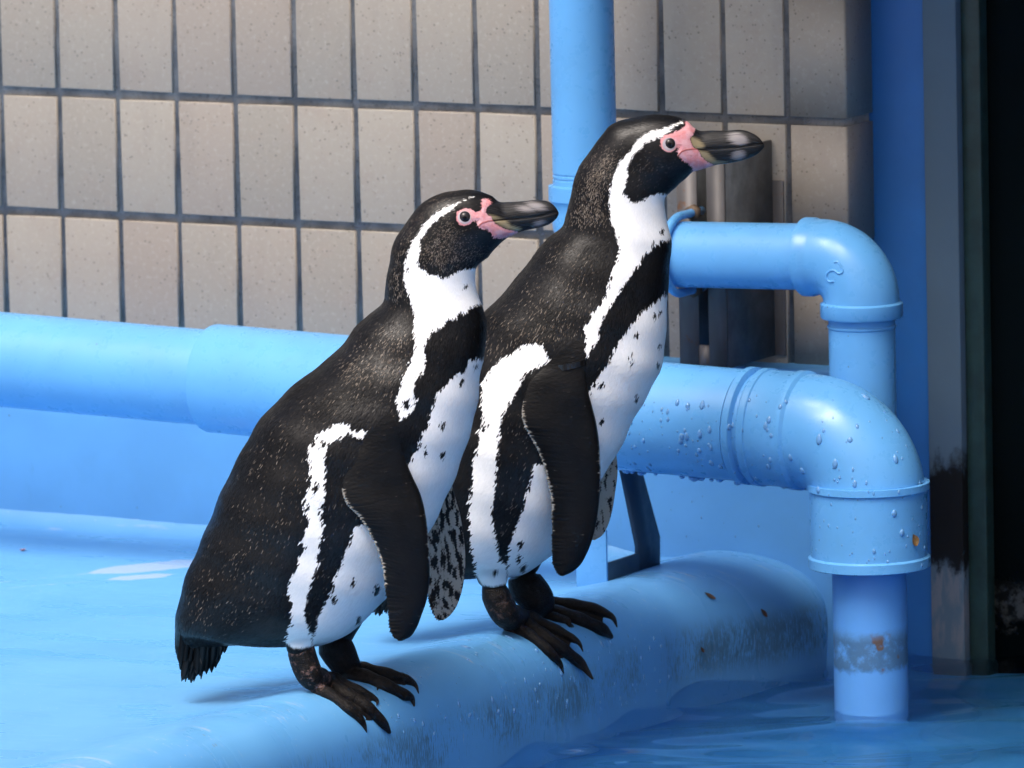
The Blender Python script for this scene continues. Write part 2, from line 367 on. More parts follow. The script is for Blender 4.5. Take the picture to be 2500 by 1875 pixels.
def scum_material():
    m = NT("window glass"); tc = m.n("ShaderNodeTexCoord").outputs["Object"]; X = m.xyz(tc); n1 = m.noise(m.coord((1,1,1), tc), 55, 5, .7)
    q = m.math('ADD', X[2], m.math('MULTIPLY', m.math('SUBTRACT', n1, .5), .06)); sc = m.math('MULTIPLY', m.ramp(q, -.014, -.035), m.ramp(q, -.085, -.06))
    m.set("Base Color", m.mix(m.math('MULTIPLY', sc, m.ramp(n1, .42, .6)), (.004,.008,.011,1), (.11,.13,.14,1))); m.set("Roughness", m.math('ADD', .08, m.math('MULTIPLY', sc, .6)))
    m.set("Specular IOR Level", .25); return m.m
rel(MB().box((xp[3]+.0006, YB+.022, -.7), (3.9, YB+.032, 1.6)).build("pane", scum_material()), vw)

# unseen overhead slab, added to shade the right-hand end of the wall
shade_roof = MB().box((-.06,.46,1.12),(4.2,1.5,1.24),.01).build("shade_roof", simple("grey shade slab", (.25,.25,.25,1), .8)); shade_roof["kind"] = "structure"

# ------------------------------------------------------------------ pipes
def pipe_part(name, path, radii, parent, segs=64, mat=None, sharp=38):
    V, F = sweep(path, radii, segs); o = obj(name, mesh_np(name, V, F), mat or M_pipe); edge_split(o, sharp); rel(o, parent); return o
def straight(p, q, prof):
    """prof: list of (t along p-q in metres, radius)"""
    p = np.array(p, float); q = np.array(q, float); d = (q-p)/np.linalg.norm(q-p); return [p+d*t for t, r in prof], [r for t, r in prof]
# large pipe
YP = .72
def seg(x, y0, y1, yy=YP):
    a = on_y(x, y0, yy); b = on_y(x, y1, yy); return (a+b)/2, np.linalg.norm(a-b)/2
cL, rL = seg(0, 764, 990); cM, rM = seg(463, 797, 1031); cN, rN = seg(560, 797, 1049); cR, rR = seg(1640, 882, 1163)
print("pipe", cL, rL, cM, rM, cN, rN, cR, rR)
rS, rB = (rL+rM)/2, (rN+rR)/2
dz = (cR[2]-cL[2])/(cR[0]-cL[0])
def axis(x): return np.array([x, YP, cL[2]+(x-cL[0])*dz])
bp = empty("large_pipe", tuple(axis(-.3)), "thick blue horizontal drain pipe bending down into the water", "pipe")
xj = float(on_y(470, 900, YP-rB*.7)[0])
xcol = float(on_y(1765, 1000, YP-rB)[0])          # dark groove of the elbow socket
xe = float(on_y(2121, 1300, YP)[0])               # axis of the outlet
P, Q = straight(axis(-2.4), axis(xj+.05), [(0,rS),(axis(xj+.05)[0]+2.4,rS)]); pipe_part("pipe", P, Q, bp)
P, Q = straight(axis(xj), axis(xcol-.005), [(0,rB-.004),(.001,rB-.001),(.004,rB),(xcol-.005-xj,rB)]); pipe_part("pipe", P, Q, bp)
# repair clip seam on the near pipe
RBEND = float(rB*1.12); zE = axis(xe)[2]
x_a = xe-RBEND
prof = [(0,rB+.001),(.002,rB+.0035),(.010,rB+.0035),(.0115,rB+.001),(.013,rB-.003),(.019,rB-.003),(.0205,rB+.0025),(.022,rB+.0038),(.030,rB+.0038),(.031,rB+.0030),(.0312,rB+.0022),(x_a-.016-xcol,rB+.0022),(x_a-.013-xcol,rB+.0045),(x_a-.004-xcol,rB+.0045),(x_a-xcol,rB+.001)]
P, Q = straight(axis(xcol-.004), axis(x_a), prof)
for t in np.linspace(0, math.pi/2, 28)[1:]:
    P.append(axis(x_a)+np.array([math.sin(t)*RBEND, 0, -(1-math.cos(t))*RBEND])); Q.append(rB+.001)
z1 = float(on_y(2121, 1204, YP-rB)[2]); z2 = float(on_y(2121, 1385, YP-rB)[2]); z3 = float(on_y(2121, 1407, YP-rB)[2])
rO = rB+.0022
for (zz, r) in [(z1+.004,rB+.001),(z1+.002,rO+.004),(z1-.006,rO+.004),(z1-.008,rO+.001),(z2+.003,rO),(z2+.001,rO+.0035),(z3+.001,rO+.0035),(z3,rO+.002),(z3-.0005,rO-.006),(z3+.006,rO-.010)]:
    P.append(np.array([xe, YP, zz])); Q.append(r)
elb = pipe_part("elbow", P, Q, bp, 80)
rI = float(np.linalg.norm(on_y(2043,1480,YP)-on_y(2206,1480,YP))/2)
def lower_pipe_material():
    m = NT("outlet pipe"); tc = m.n("ShaderNodeTexCoord").outputs["Object"]; X = m.xyz(tc); n1 = m.noise(m.coord((1,1,1), tc), 45, 5, .7); n2 = m.noise(m.coord((1,1,1), tc), 16, 3)
    c = m.mix(n2, (.09,.30,.72,1), (.115,.36,.80,1)); q = m.math('ADD', X[2], m.math('MULTIPLY', m.math('SUBTRACT', n1, .5), .03))
    al = m.math('MULTIPLY', m.math('MULTIPLY', m.ramp(q, LB+.052, LB+.034), m.ramp(q, LB-.004, LB+.006)), m.ramp(n1, .3, .55))
    c = m.mix(m.math('MULTIPLY', al, .65), c, (.04,.07,.075,1)); br = m.math('MULTIPLY', al, m.ramp(m.noise(m.coord(src=tc), 30, 2), .62, .68)); c = m.mix(br, c, (.12,.075,.05,1))
    m.set("Base Color", c); m.set("Roughness", .42); m.set("Normal", m.bump(m.math('ADD', n1, al), .2, .003)); return m.m
LB = float(on_y(2121, 1640, YP-rI)[2]) - bp.location[2]*0
P, Q = straight((xe,YP,z3+.03), (xe,YP,-.68), [(0,rI),(.7+z3+.03,rI)]); 
V, F = sweep(P, Q, 48); low = obj("outlet_pipe", mesh_np("outlet_pipe", V, F), lower_pipe_material()); edge_split(low); low.parent = bp; low.matrix_parent_inverse = Matrix.Translation(-Vector(bp.location))
# small pipe with elbow
YS = .815
c1, r1 = seg(1660, 541, 701, YS); c2, r2 = seg(1900, 545, 706, YS); rs = (r1+r2)/2; ds = (c2[2]-c1[2])/(c2[0]-c1[0])
def axs(x): return np.array([x, YS, c1[2]+(x-c1[0])*ds])
sp = empty("small_pipe", tuple(axs(-.05)), "thinner blue pipe running down the tiles then across above the thick pipe", "pipe")
xs_end = float(on_y(1930, 620, YS-rs)[0]); xv = float(on_y(2105, 860, YS)[0])
P, Q = straight(axs(-.11), axs(xs_end+.02), [(0,rs),(xs_end+.13,rs)]); pipe_part("pipe", P, Q, sp)
re_ = rs*1.14; RB2 = re_*1.12; xa2 = xv-RB2; L2 = xa2-xs_end
P, Q = straight(axs(xs_end), axs(xa2), [(0,rs+.001),(.001,re_+.002),(.012,re_+.002),(.0155,re_),(max(.02,L2),re_)])
for t in np.linspace(0, math.pi/2, 26)[1:]:
    P.append(axs(xa2)+np.array([math.sin(t)*RB2, 0, -(1-math.cos(t))*RB2])); Q.append(re_)
za = float(on_y(2105, 752, YS-rs)[2]); zb = float(on_y(2105, 787, YS-rs)[2])
for (zz, r) in [(za+.002,re_),(za,re_+.004),(zb+.002,re_+.004),(zb,re_+.0025),(zb-.0002,rs+.001)]: P.append(np.array([xv,YS,zz])); Q.append(r)
elb2 = pipe_part("elbow", P, Q, sp, 72)
P, Q = straight((xv,YS,zb+.02), (xv,YS,.05), [(0,rs),(zb-.02,rs)]); 
zz0 = zb+.02
P = [np.array([xv,YS,z_]) for z_ in (zz0, zb-.008, zb-.0095, zb-.0115, zb-.013, .02)]; Q = [rs, rs, rs+.0015, rs+.0015, rs, rs]; pipe_part("pipe", P, Q, sp)
# raised figure 2 on the small elbow
T2 = bvh(elb2); pts = []
for (x, y) in catmull([(1484,527),(1500,522),(1535,566),(1541,590),(1516,602),(1480,581),(1452,585),(1433,606),(1432,636),(1450,656),(1482,655)], 60):
    p, n_ = hit(T2, x/2.765+1500, y/2.765+450)
    if p is not None: pts.append(np.array(p))
if len(pts) > 5:
    V, F = sweep(pts, [.0014]*len(pts), 10); o = obj("raised_mark", mesh_np("raised_mark", V, F), M_pipe); rel(o, sp)
# U-bolt clamp and its steel channel
YC = .855
xl_, xr_ = float(on_y(1655,600,YC)[0]), float(on_y(1770,600,YC)[0])
ztop = float(on_y(1893,341,YT)[2]); zbot = .262
ch = empty("steel_channel", ((xl_+xr_)/2, YC, zbot), "rusty galvanised steel channel bracket behind the thin pipe", "bracket")
xs0, xs1 = float(on_y(1702,600,YC)[0]), float(on_y(1727,600,YC)[0]); t_ = .004
zs = [zbot, float(on_y(1715,843,YC)[2]), float(on_y(1715,650,YC)[2]), float(on_y(1715,560,YC)[2]), float(on_y(1715,400,YC)[2]), ztop]
mb = MB(); mb.box((xl_,YC,zbot),(xs0,YC+t_,ztop)); mb.box((xs1,YC,zbot),(xr_,YC+t_,ztop)); mb.box((xs0,YC+.0003,zbot),(xs1,YC+t_,zs[1])); mb.box((xs0,YC+.0003,zs[2]),(xs1,YC+t_,zs[3])); mb.box((xs0,YC+.0003,zs[4]),(xs1,YC+t_,ztop))
mb.build("face_plate", M_steel, ch)
MB().box((xr_-t_,YC+t_,zbot),(xr_-.0003,YT-.004,ztop)).build("side_plate", simple("shaded steel", (.12,.125,.13,1), .6, .2), ch)  # side plates darker than the face: shade of the channel sides put into the colour
MB().box((xl_+.0003,YC+t_,zbot),(xl_+t_,YT-.004,ztop)).build("side_plate", simple("shaded steel", (.12,.125,.13,1), .6, .2), ch)
MB().box((xr_-t_,YT-.004,zbot),(xr_+.014,YT-.0004,ztop-.05),.0008).build("foot_flange", M_steel, ch)
MB().box((xl_-.014,YT-.004,zbot),(xl_+t_,YT-.0004,ztop-.05),.0008).build("foot_flange", M_steel, ch)
xu = float(on_y(1697,500,YC)[0]); cz = axs(xu)[2]; ru = rs+.007
path = [(xu,YC+.018,cz+ru),(xu,YC,cz+ru),(xu,YS+.012,cz+ru)]
for t in np.linspace(0, math.pi, 30): path.append((xu, YS-math.sin(t)*ru, cz+math.cos(t)*ru))
path += [(xu,YS+.012,cz-ru),(xu,YC,cz-ru),(xu,YC+.018,cz-ru)]
ub = empty("u_bolt", (xu,YC,cz), "blue painted u shaped bolt clamping the thin pipe to the steel channel", "clamp")
V, F = sweep(path, [.0052]*len(path), 16); rel(obj("rod", mesh_np("rod", V, F), M_pipe), ub)
for sgn in (1,-1):
    V, F = sweep([(xu,YC-.0012,cz+sgn*ru),(xu,YC-.0014-.009,cz+sgn*ru)], [.0098,.0098], 6); o = obj("nut", mesh_np("nut", V, F, False), simple("rusty nut", (.13,.09,.06,1), .7, .3)); rel(o, ub)
# its upright run in front of the tiles
a, b = on_y(1342,100,YS), on_y(1501,100,YS); rd = float(np.linalg.norm(b-a)/2*math.cos(PSI)); xd = float((a[0]+b[0])/2)
zc1 = float(on_y(1420,462,YS-rd)[2]); zc2 = float(on_y(1420,505,YS-rd)[2])
P = []; Q = []
for (zz, r) in [(1.6,rd),(zc1+.016,rd),(zc1+.0155,rd-.0008),(zc1+.0135,rd-.0008),(zc1+.013,rd),(zc1+.0105,rd),(zc1+.010,rd-.0008),(zc1+.008,rd-.0008),(zc1+.0075,rd),(zc1+.001,rd)]: P.append((xd,YS,zz)); Q.append(r)
pipe_part("pipe", P, Q, sp)
P = []; Q = []; zl = axs(xd)[2]; RB3 = rd*1.15
for (zz, r) in [(zc1+.0012,rd+.001),(zc1,rd+.0055),(zc2+.004,rd+.0055),(zc2+.001,rd+.003),(zl+RB3+.004,rd+.0022)]: P.append(np.array((xd,YS,zz))); Q.append(r)
for t in np.linspace(0, math.pi/2, 22): P.append(np.array((xd+(1-math.cos(t))*RB3, YS, zl+RB3-math.sin(t)*RB3))); Q.append(rd+.002)
P.append(axs(xd+RB3+.02)); Q.append(rd+.002); P.append(axs(xd+RB3+.0205)); Q.append(rd-.004)
pipe_part("elbow", P, Q, sp)
# steel support under the large pipe
A = on_z(1482,1440,.002); B = on_z(1402,1440,.002); xf = float(A[0]); yf = float(A[1])
sb = empty("pipe_support", (xf,yf+.05,0), "dark blue steel support leg beneath the thick pipe", "bracket")
zt = axis(xf)[2]-rB
MB().box((xf-.042,yf,-.004),(xf,yf+.004,.075),.0008).build("front_plate", M_pipe, sb)
yk = float(on_x(1600,1400,xf)[1]); zk = float(on_x(1480,1357,xf)[2])
MB().box((xf-.005,yf+.004,.003),(xf-.0004,yk,.034),.0008).build("base_plate", M_bracket, sb)
T0 = on_x(1515,1158,xf); T1 = on_x(1556,1158,xf); Bm0 = on_x(1562,1335,xf); Bm1 = on_x(1612,1310,xf); Bm2 = on_x(1612,1392,xf); Bm3 = on_x(1562,1392,xf)
pl = [(p[1],p[2]) for p in (T0,T1,Bm1,Bm2,Bm3,Bm0)]; pl[0] = (pl[0][0], pl[0][1]+.03); pl[1] = (pl[1][0]-.0, pl[1][1]+.03)
mb = MB(); n = 6; mb.add([(xf-.0002,y,z_) for y,z_ in pl]+[(xf-.007,y,z_) for y,z_ in pl], [tuple(range(n)), tuple(range(n,2*n))[::-1]]+[(i,n+i,n+(i+1)%n,(i+1)%n) for i in range(n)])
mb.build("strut", M_bracket, sb)

# ------------------------------------------------------------------ penguins
WV = np.array([math.sin(PSI), -math.cos(PSI), 0.0])      # sideways axis of the birds (towards the visitor side)
class Frame:
    def __init__(s, o): s.o = np.array(o, float)
    def at(s, x, y, w=0.0):                               # point on the bird's plane w metres off its midline
        return on_plane(x, y, WV, WV@s.o + w)
    def to_px(s, P, mirror=True):
        P = np.asarray(P); w = (P-s.o)@WV
        if mirror: P = np.where((w < 0)[:, None], P - 2*w[:, None]*WV, P)
        return np.stack(project(P), 1)
def poly_sd(pts, poly):
    """signed distance in px, positive inside"""
    poly = np.asarray(poly, float); a = poly; b = np.roll(poly, -1, 0); n = len(pts)
    best = np.full(n, 1e9); inside = np.zeros(n, bool)
    for p, q in zip(a, b):
        e = q-p; L = e@e + 1e-9; t = np.clip(((pts-p)@e)/L, 0, 1); best = np.minimum(best, np.linalg.norm(pts-(p+t[:, None]*e), axis=1))
        c = ((p[1] > pts[:, 1]) != (q[1] > pts[:, 1])) & (pts[:, 0] < (q[0]-p[0])*(pts[:, 1]-p[1])/(q[1]-p[1]+1e-12)+p[0]); inside ^= c
    return np.where(inside, best, -best)
def line_d(pts, pl):
    pl = np.asarray(pl, float); best = np.full(len(pts), 1e9)
    for p, q in zip(pl[:-1], pl[1:]):
        e = q-p; t = np.clip(((pts-p)@e)/(e@e+1e-9), 0, 1); best = np.minimum(best, np.linalg.norm(pts-(p+t[:, None]*e), axis=1))
    return best
def zc(lst, ox, oy, s): return [(x/s+ox, y/s+oy) for x, y in lst]

def loft(B, F_, H, n, m, expo=2.15):
    """rings between back points B and front points F_ (3-D, on the midplane) with half widths H along WV"""
    B = np.asarray(B); F_ = np.asarray(F_); H = np.asarray(H, float); M = (B+F_)/2
    step = (np.linalg.norm(np.diff(B, axis=0), axis=1)+np.linalg.norm(np.diff(F_, axis=0), axis=1)+np.linalg.norm(np.diff(M, axis=0), axis=1))/3
    t = np.concatenate(([0], np.cumsum(step))); q = np.linspace(0, t[-1], n)
    b = cat_t(t, B, q); f = cat_t(t, F_, q); h = np.maximum(cat_t(t, H, q), .0003)
    th = np.linspace(0, 2*np.pi, m, endpoint=False); c, s = np.cos(th), np.sin(th)
    cc = np.sign(c)*np.abs(c)**(2/expo); ss = np.sign(s)*np.abs(s)**(2/expo)
    ctr = (b+f)/2; ax = (f-b)/2
    V = ctr[:, None, :] + cc[None, :, None]*ax[:, None, :] + (ss[None, :]*h[:, None])[:, :, None]*WV[None, None, :]
    per = np.pi*(np.linalg.norm(ax, axis=1)+h)                       # rough perimeter
    ST = np.zeros((n, m, 3)); ST[:, :, 0] = q[:, None]; ST[:, :, 1] = (np.where(th > np.pi, 2*np.pi-th, th)/(2*np.pi))[None, :]*.42; ST[:, :, 2] = np.where(th > np.pi, 5.0, 0.0)[None, :]
    i = np.arange(n-1)[:, None]; j = np.arange(m)[None, :]; j2 = (j+1) % m
    Fq = np.stack((i*m+j, i*m+j2, (i+1)*m+j2, (i+1)*m+j), -1).reshape(-1, 4)
    return V.reshape(-1, 3), Fq, ST.reshape(-1, 3), n, m
class Body:
    """collects the islands of one bird: vertices, faces, material slot and per-vertex fields"""
    def __init__(s): s.V = []; s.F = []; s.mi = []; s.at = {}; s.n = 0
    def add(s, V, F, slot, **fields):
        V = np.asarray(V, float); k = len(V)
        F = [tuple(int(i)+s.n for i in f) for f in F]
        s.V.append(V); s.F += F; s.mi += [slot]*len(F)
        for name in set(list(s.at)+list(fields)):
            if name not in s.at:
                d = fields[name]; sh = (s.n,)+np.shape(d)[1:]; s.at[name] = [np.zeros(sh)] if s.n else []
            d = fields.get(name)
            if d is None: d = np.zeros((k,)+s.at[name][0].shape[1:])
            s.at[name].append(np.asarray(d, float))
        s.n += k
    def build(s, name, mats, origin):
        V = np.concatenate(s.V) - np.asarray(origin); me = mesh_np(name, V, s.F)
        me.polygons.foreach_set("material_index", np.array(s.mi, np.int32))
        for k, v in s.at.items():
            v = np.concatenate(v)
            if v.ndim == 1: a = me.attributes.new(k, 'FLOAT', 'POINT'); a.data.foreach_set("value", v.astype(np.float32))
            else: a = me.attributes.new(k, 'FLOAT_VECTOR', 'POINT'); a.data.foreach_set("vector", v.astype(np.float32).ravel())
        me.update(); nv = len(me.vertices); N = np.zeros(nv*3, np.float32); me.vertices.foreach_get("normal", N); N = N.reshape(-1, 3)
        bl = np.concatenate(s.at["blend"]); idx = np.nonzero(bl > .001)[0]; nb = len(s.V[0])
        from mathutils.kdtree import KDTree
        kd = KDTree(nb)
        for i in range(nb): kd.insert(V[i], i)
        kd.balance()
        for i in idx:
            _, k, _ = kd.find(V[i]); q = N[i]*(1-bl[i]) + N[k]*bl[i]*(1 if N[i]@N[k] > 0 else -1); N[i] = q/(np.linalg.norm(q)+1e-9)
        me.normals_split_custom_set_from_vertices(N.tolist())
        o = obj(name, me, mats); o.location = origin; return o

def feather_material(nape):
    m = NT("feathers"); st = m.attr("st", "Vector")
    jag = m.math('SUBTRACT', m.noise(m.coord((60, 900, 1), st), 1.0, 4, .7), .5)
    jag2 = m.math('SUBTRACT', m.noise(m.coord((40, 170, 1), st), 1.0, 2, .5), .5)
    jg = m.math('ADD', m.math('MULTIPLY', jag, 24), m.math('MULTIPLY', jag2, 10))
    wm = m.ramp(m.math('ADD', m.attr("white"), jg), -2.6, 2.6)
    tone = m.noise(m.coord((16, 30, 1), st), 1.0, 3)
    fine = m.noise(m.coord((150, 800, 1), st), 1.0, 3, .65)
    blk = m.mix(m.ramp(tone, .35, .65), (.0030, .0033, .0042, 1), (.0062, .0056, .0056, 1))
    blk = m.mix(m.math('MULTIPLY', m.ramp(fine, .5, .8), .45), blk, (.015, .0125, .0115, 1))
    fk = m.attr("fleck"); warp = m.n("ShaderNodeVectorMath", operation='ADD'); m.put(warp.inputs[0], st)
    wn = m.n("ShaderNodeTexNoise"); m.put(wn.inputs["Vector"], m.coord((30, 60, 1), st)); wn.inputs["Scale"].default_value = 1.0
    ws = m.n("ShaderNodeVectorMath", operation='SCALE'); m.put(ws.inputs[0], wn.outputs["Color"]); ws.inputs[3].default_value = .010; m.put(warp.inputs[1], ws.outputs[0])
    lf = m.noise(m.coord((11, 20, 1), st), 1.0, 3, .6)
    vt = m.voro(m.coord((70, 760, 1), warp.outputs[0]), 1.0); rnd = m.xyz(vt.outputs["Color"])
    tick = m.ramp(m.math('ADD', vt.outputs["Distance"], m.math('MULTIPLY', m.math('SUBTRACT', fine, .5), .30)), .38, .20)
    keep = m.ramp(m.math('SUBTRACT', rnd[0], m.math('SUBTRACT', 1.0, m.math('MULTIPLY', fk, 1.05))), -.04, .04)
    v2 = m.voro(m.coord((34, 400, 1), warp.outputs[0]), 1.0); r2 = m.xyz(v2.outputs["Color"]); t2 = m.math('MULTIPLY', m.ramp(v2.outputs["Distance"], .22, .12), m.ramp(m.math('SUBTRACT', r2[1], m.math('SUBTRACT', 1.0, m.math('MULTIPLY', fk, .35))), -.02, .02))
    fm = m.math('MAXIMUM', m.math('MULTIPLY', m.math('MULTIPLY', tick, keep), m.ramp(rnd[1], 0, 1, .35, 1)), t2)
    c = m.mix(m.math('MULTIPLY', fm, m.math('MAXIMUM', m.ramp(lf, .38, .62, .15, .70), m.ramp(fk, .55, .9, 0, .62))), blk, m.mix(rnd[2], (.16, .115, .085, 1), (.33, .27, .22, 1)))
    brn = m.math('MULTIPLY', m.ramp(m.noise(m.coord((22, 60, 1), st), 1.0, 3), .5, .7), m.ramp(fk, .5, .9)); c = m.mix(m.math('MULTIPLY', brn, .25), c, (.085, .040, .018, 1))
    wf = m.noise(m.coord((90, 420, 1), st), 1.0, 3, .6)
    wht = m.mix(m.math('MULTIPLY', m.ramp(wf, .5, .8), .4), (.90, .905, .90, 1), (.78, .80, .80, 1))
    c = m.mix(wm, c, wht)
    co = m.coord(); sk = m.noise(co, 420, 3, .6); skb = m.noise(co, 900, 2, .5)
    pm = m.ramp(m.math('ADD', m.attr("pink"), m.math('MULTIPLY', m.math('SUBTRACT', sk, .5), 20)), -1.5, 1.5)
    pk = m.mix(m.ramp(m.noise(co, 110, 2), .35, .65), (.66, .25, .27, 1), (.70, .38, .42, 1)); pk = m.mix(m.math('MULTIPLY', m.ramp(m.noise(co, 260, 3, .6), .56, .7), .5), pk, (.40, .16, .17, 1)); pk = m.mix(m.math('MULTIPLY', m.ramp(skb, .5, .75), .4), pk, (.78, .50, .50, 1)); c = m.mix(pm, c, pk)
    gp = m.ramp(m.attr("gape"), .8, 3.0, 1, 0); c = m.mix(m.math('MULTIPLY', gp, pm), c, (.42, .12, .11, 1))
    bm_ = m.ramp(m.math('ADD', m.attr("bill"), m.math('MULTIPLY', m.math('SUBTRACT', sk, .5), 8)), -1.2, 1.2)
    gr = m.noise(m.coord((32, 420, 1), st), 1.0, 5, .7)
    bc = m.mix(m.ramp(gr, .40, .78), (.006, .006, .007, 1), (.05, .05, .052, 1))
    ym = m.ramp(m.math('ADD', m.attr("yel"), m.math('MULTIPLY', m.math('SUBTRACT', gr, .5), 26)), -5, 6); bc = m.mix(m.math('MULTIPLY', ym, .7), bc, (.44, .36, .21, 1))
    lm = m.ramp(m.math('ADD', m.attr("pale"), m.math('MULTIPLY', m.math('SUBTRACT', gr, .5), 30)), -2, 9); bc = m.mix(m.math('MULTIPLY', lm, .48), bc, (.52, .48, .48, 1))
    bc = m.mix(gp, bc, (.005, .004, .004, 1))
    c = m.mix(bm_, c, bc)
    er = m.attr("eyed"); c = m.mix(m.ramp(m.math('ADD', er, m.math('MULTIPLY', m.math('SUBTRACT', sk, .5), 5)), 20, 17.8), c, (.62, .30, .31, 1)); c = m.mix(m.ramp(er, 17, 15.3), c, (.46, .41, .44, 1))
    m.set("Base Color", c)
    bare = m.math('MAXIMUM', pm, bm_)
    r = m.math('ADD', m.math('MULTIPLY', wm, .25), m.ramp(lf, .35, .65, .33, .55)); r = m.n("ShaderNodeMix", i_0=bm_, i_2=r, i_3=.25).outputs[0]; m.set("Roughness", r)
    m.set("Specular IOR Level", m.math('SUBTRACT', .17, m.math('MULTIPLY', m.math('MULTIPLY', wm, .05), m.math('SUBTRACT', 1.0, bare))))
    m.set('Specular IOR Level', m.n('ShaderNodeMix', i_0=bare, i_2=m.ramp(lf, .35, .65, .30, .14), i_3=.3).outputs[0])
    # overlapping feather tips: rows of small scales along the flow
    vo = m.voro(m.coord((190, 380, 1), st), 1.0); sc = m.math('SUBTRACT', 1.0, vo.outputs["Distance"])
    h = m.math('ADD', m.math('MULTIPLY', sc, .55), m.math('MULTIPLY', fine, .8)); h = m.math('ADD', h, m.math('MULTIPLY', fm, .8))
    h = m.math('ADD', h, m.math('MULTIPLY', m.noise(m.coord((34, 150, 1), st), 1.0, 3, .6), m.math('MULTIPLY', m.ramp(fk, .35, .8), 2.2)))
    h = m.math('MULTIPLY', h, m.math('SUBTRACT', 1.0, m.math('MULTIPLY', wm, .72)))
    hb = m.math('ADD', m.math('MULTIPLY', gr, 1.3), m.math('MULTIPLY', gp, -1.5)); hp = m.math('MULTIPLY', skb, .7)
    h = m.n("ShaderNodeMix", i_0=bare, i_2=h, i_3=m.math('ADD', hb, hp)).outputs[0]
    m.set("Normal", m.bump(h, .40, .0013)); return m.m
def flipper_material():
    m = NT("flipper feathers"); st = m.attr("st", "Vector"); fine0 = m.noise(m.coord((300, 60, 1), st, (0, 0, .5)), 1.0, 4, .65); vq = m.voro(m.coord((330, 210, 1), st, (0, 0, .5)), 1.0).outputs['Distance']; fine = m.math('ADD', m.math('MULTIPLY', fine0, .7), m.math('MULTIPLY', vq, .35)); tone = m.noise(m.coord((14, 14, 1), st), 1.0, 3)
    c = m.mix(m.ramp(tone, .3, .7), (.0030, .0033, .0042, 1), (.0060, .0056, .0058, 1)); c = m.mix(m.math('MULTIPLY', m.ramp(fine, .56, .8), .5), c, (.014, .012, .012, 1))
    fr = m.attr("fringe"); c = m.mix(m.math('MULTIPLY', m.ramp(m.math('ADD', fr, m.math('MULTIPLY', m.math('SUBTRACT', fine0, .5), 2.4)), .40, .75), .7), c, (.55, .50, .43, 1))
    mt = m.attr("mottle"); mn = m.noise(m.coord((60, 200, 1), st, (0, 0, -.5)), 1.0, 4, .6); c = m.mix(m.ramp(m.math('ADD', mn, m.math('MULTIPLY', m.math('SUBTRACT', mt, 1), .6)), .47, .53), c, (.36, .33, .28, 1))
    m.set("Base Color", c); m.set("Roughness", m.ramp(tone, .35, .65, .34, .5)); m.set("Specular IOR Level", .2); m.set("Normal", m.bump(m.math('ADD', fine, tone), .35, .0014)); return m.m
def foot_material():
    m = NT("foot skin"); co = m.coord(); n1 = m.noise(co, 45, 3); v = m.voro(co, 760); sc = v.outputs["Distance"]; n2 = m.noise(co, 240, 3, .6)
    c = m.mix(m.ramp(n2, .35, .75), (.0035, .0031, .0031, 1), (.016, .0125, .0115, 1))
    pz = m.math('MULTIPLY', m.ramp(m.attr("skinpink"), .2, .8), m.ramp(m.noise(co, 130, 4, .65), .52, .66)); c = m.mix(m.math('MULTIPLY', pz, .6), c, (.28, .17, .15, 1))
    c = m.mix(m.attr("claw"), c, (.018, .014, .012, 1))
    m.set("Base Color", c); m.set("Specular IOR Level", .2); m.set("Roughness", m.math('ADD', .36, m.math('MULTIPLY', n1, .15))); m.set("Normal", m.bump(m.math('ADD', m.math('MULTIPLY', sc, -1.0), m.math('MULTIPLY', n2, .9)), .6, .0014)); return m.m
def plumage_material():
    m = NT("plumage"); st = m.attr("st", "Vector"); fr_ = m.attr("frand"); tp = m.attr("tip"); fk = m.attr("fleck"); X = m.xyz(m.attr("frnd3", "Vector"))
    wm = m.ramp(m.attr("white"), -.4, .4); tone = m.noise(m.coord((11, 20, 1), st), 1.0, 3, .6)
    blk = m.mix(fr_, (.0018, .0022, .0034, 1), (.0052, .0052, .0060, 1)); blk = m.mix(m.math('MULTIPLY', m.ramp(tp, .45, 1.0), .3), blk, (.015, .0135, .0135, 1))
    on = m.ramp(m.math('SUBTRACT', m.math('MULTIPLY', m.math('POWER', fk, 2.0), m.ramp(tone, .3, .7, .35, .95)), X[0]), -.03, .03); on = m.math('MULTIPLY', on, m.ramp(m.attr('lat'), .62, .25))
    edge = m.ramp(m.math('ADD', tp, m.math('MULTIPLY', m.math('SUBTRACT', X[1], .5), .5)), .40, .75)
    c = m.mix(m.math('MULTIPLY', m.math('MULTIPLY', on, edge), m.ramp(fk, .3, .9, .55, .85)), blk, m.mix(X[2], (.12, .085, .062, 1), (.36, .31, .26, 1)))
    wht = m.mix(fr_, (.86, .868, .865, 1), (.93, .932, .925, 1)); c = m.mix(wm, c, wht)
    m.set("Base Color", c); m.set("Roughness", m.math('ADD', m.ramp(tone, .35, .65, .30, .48), m.math('MULTIPLY', wm, .2))); m.set("Specular IOR Level", m.ramp(tone, .35, .65, .36, .18)); return m.m
M_plume = plumage_material()
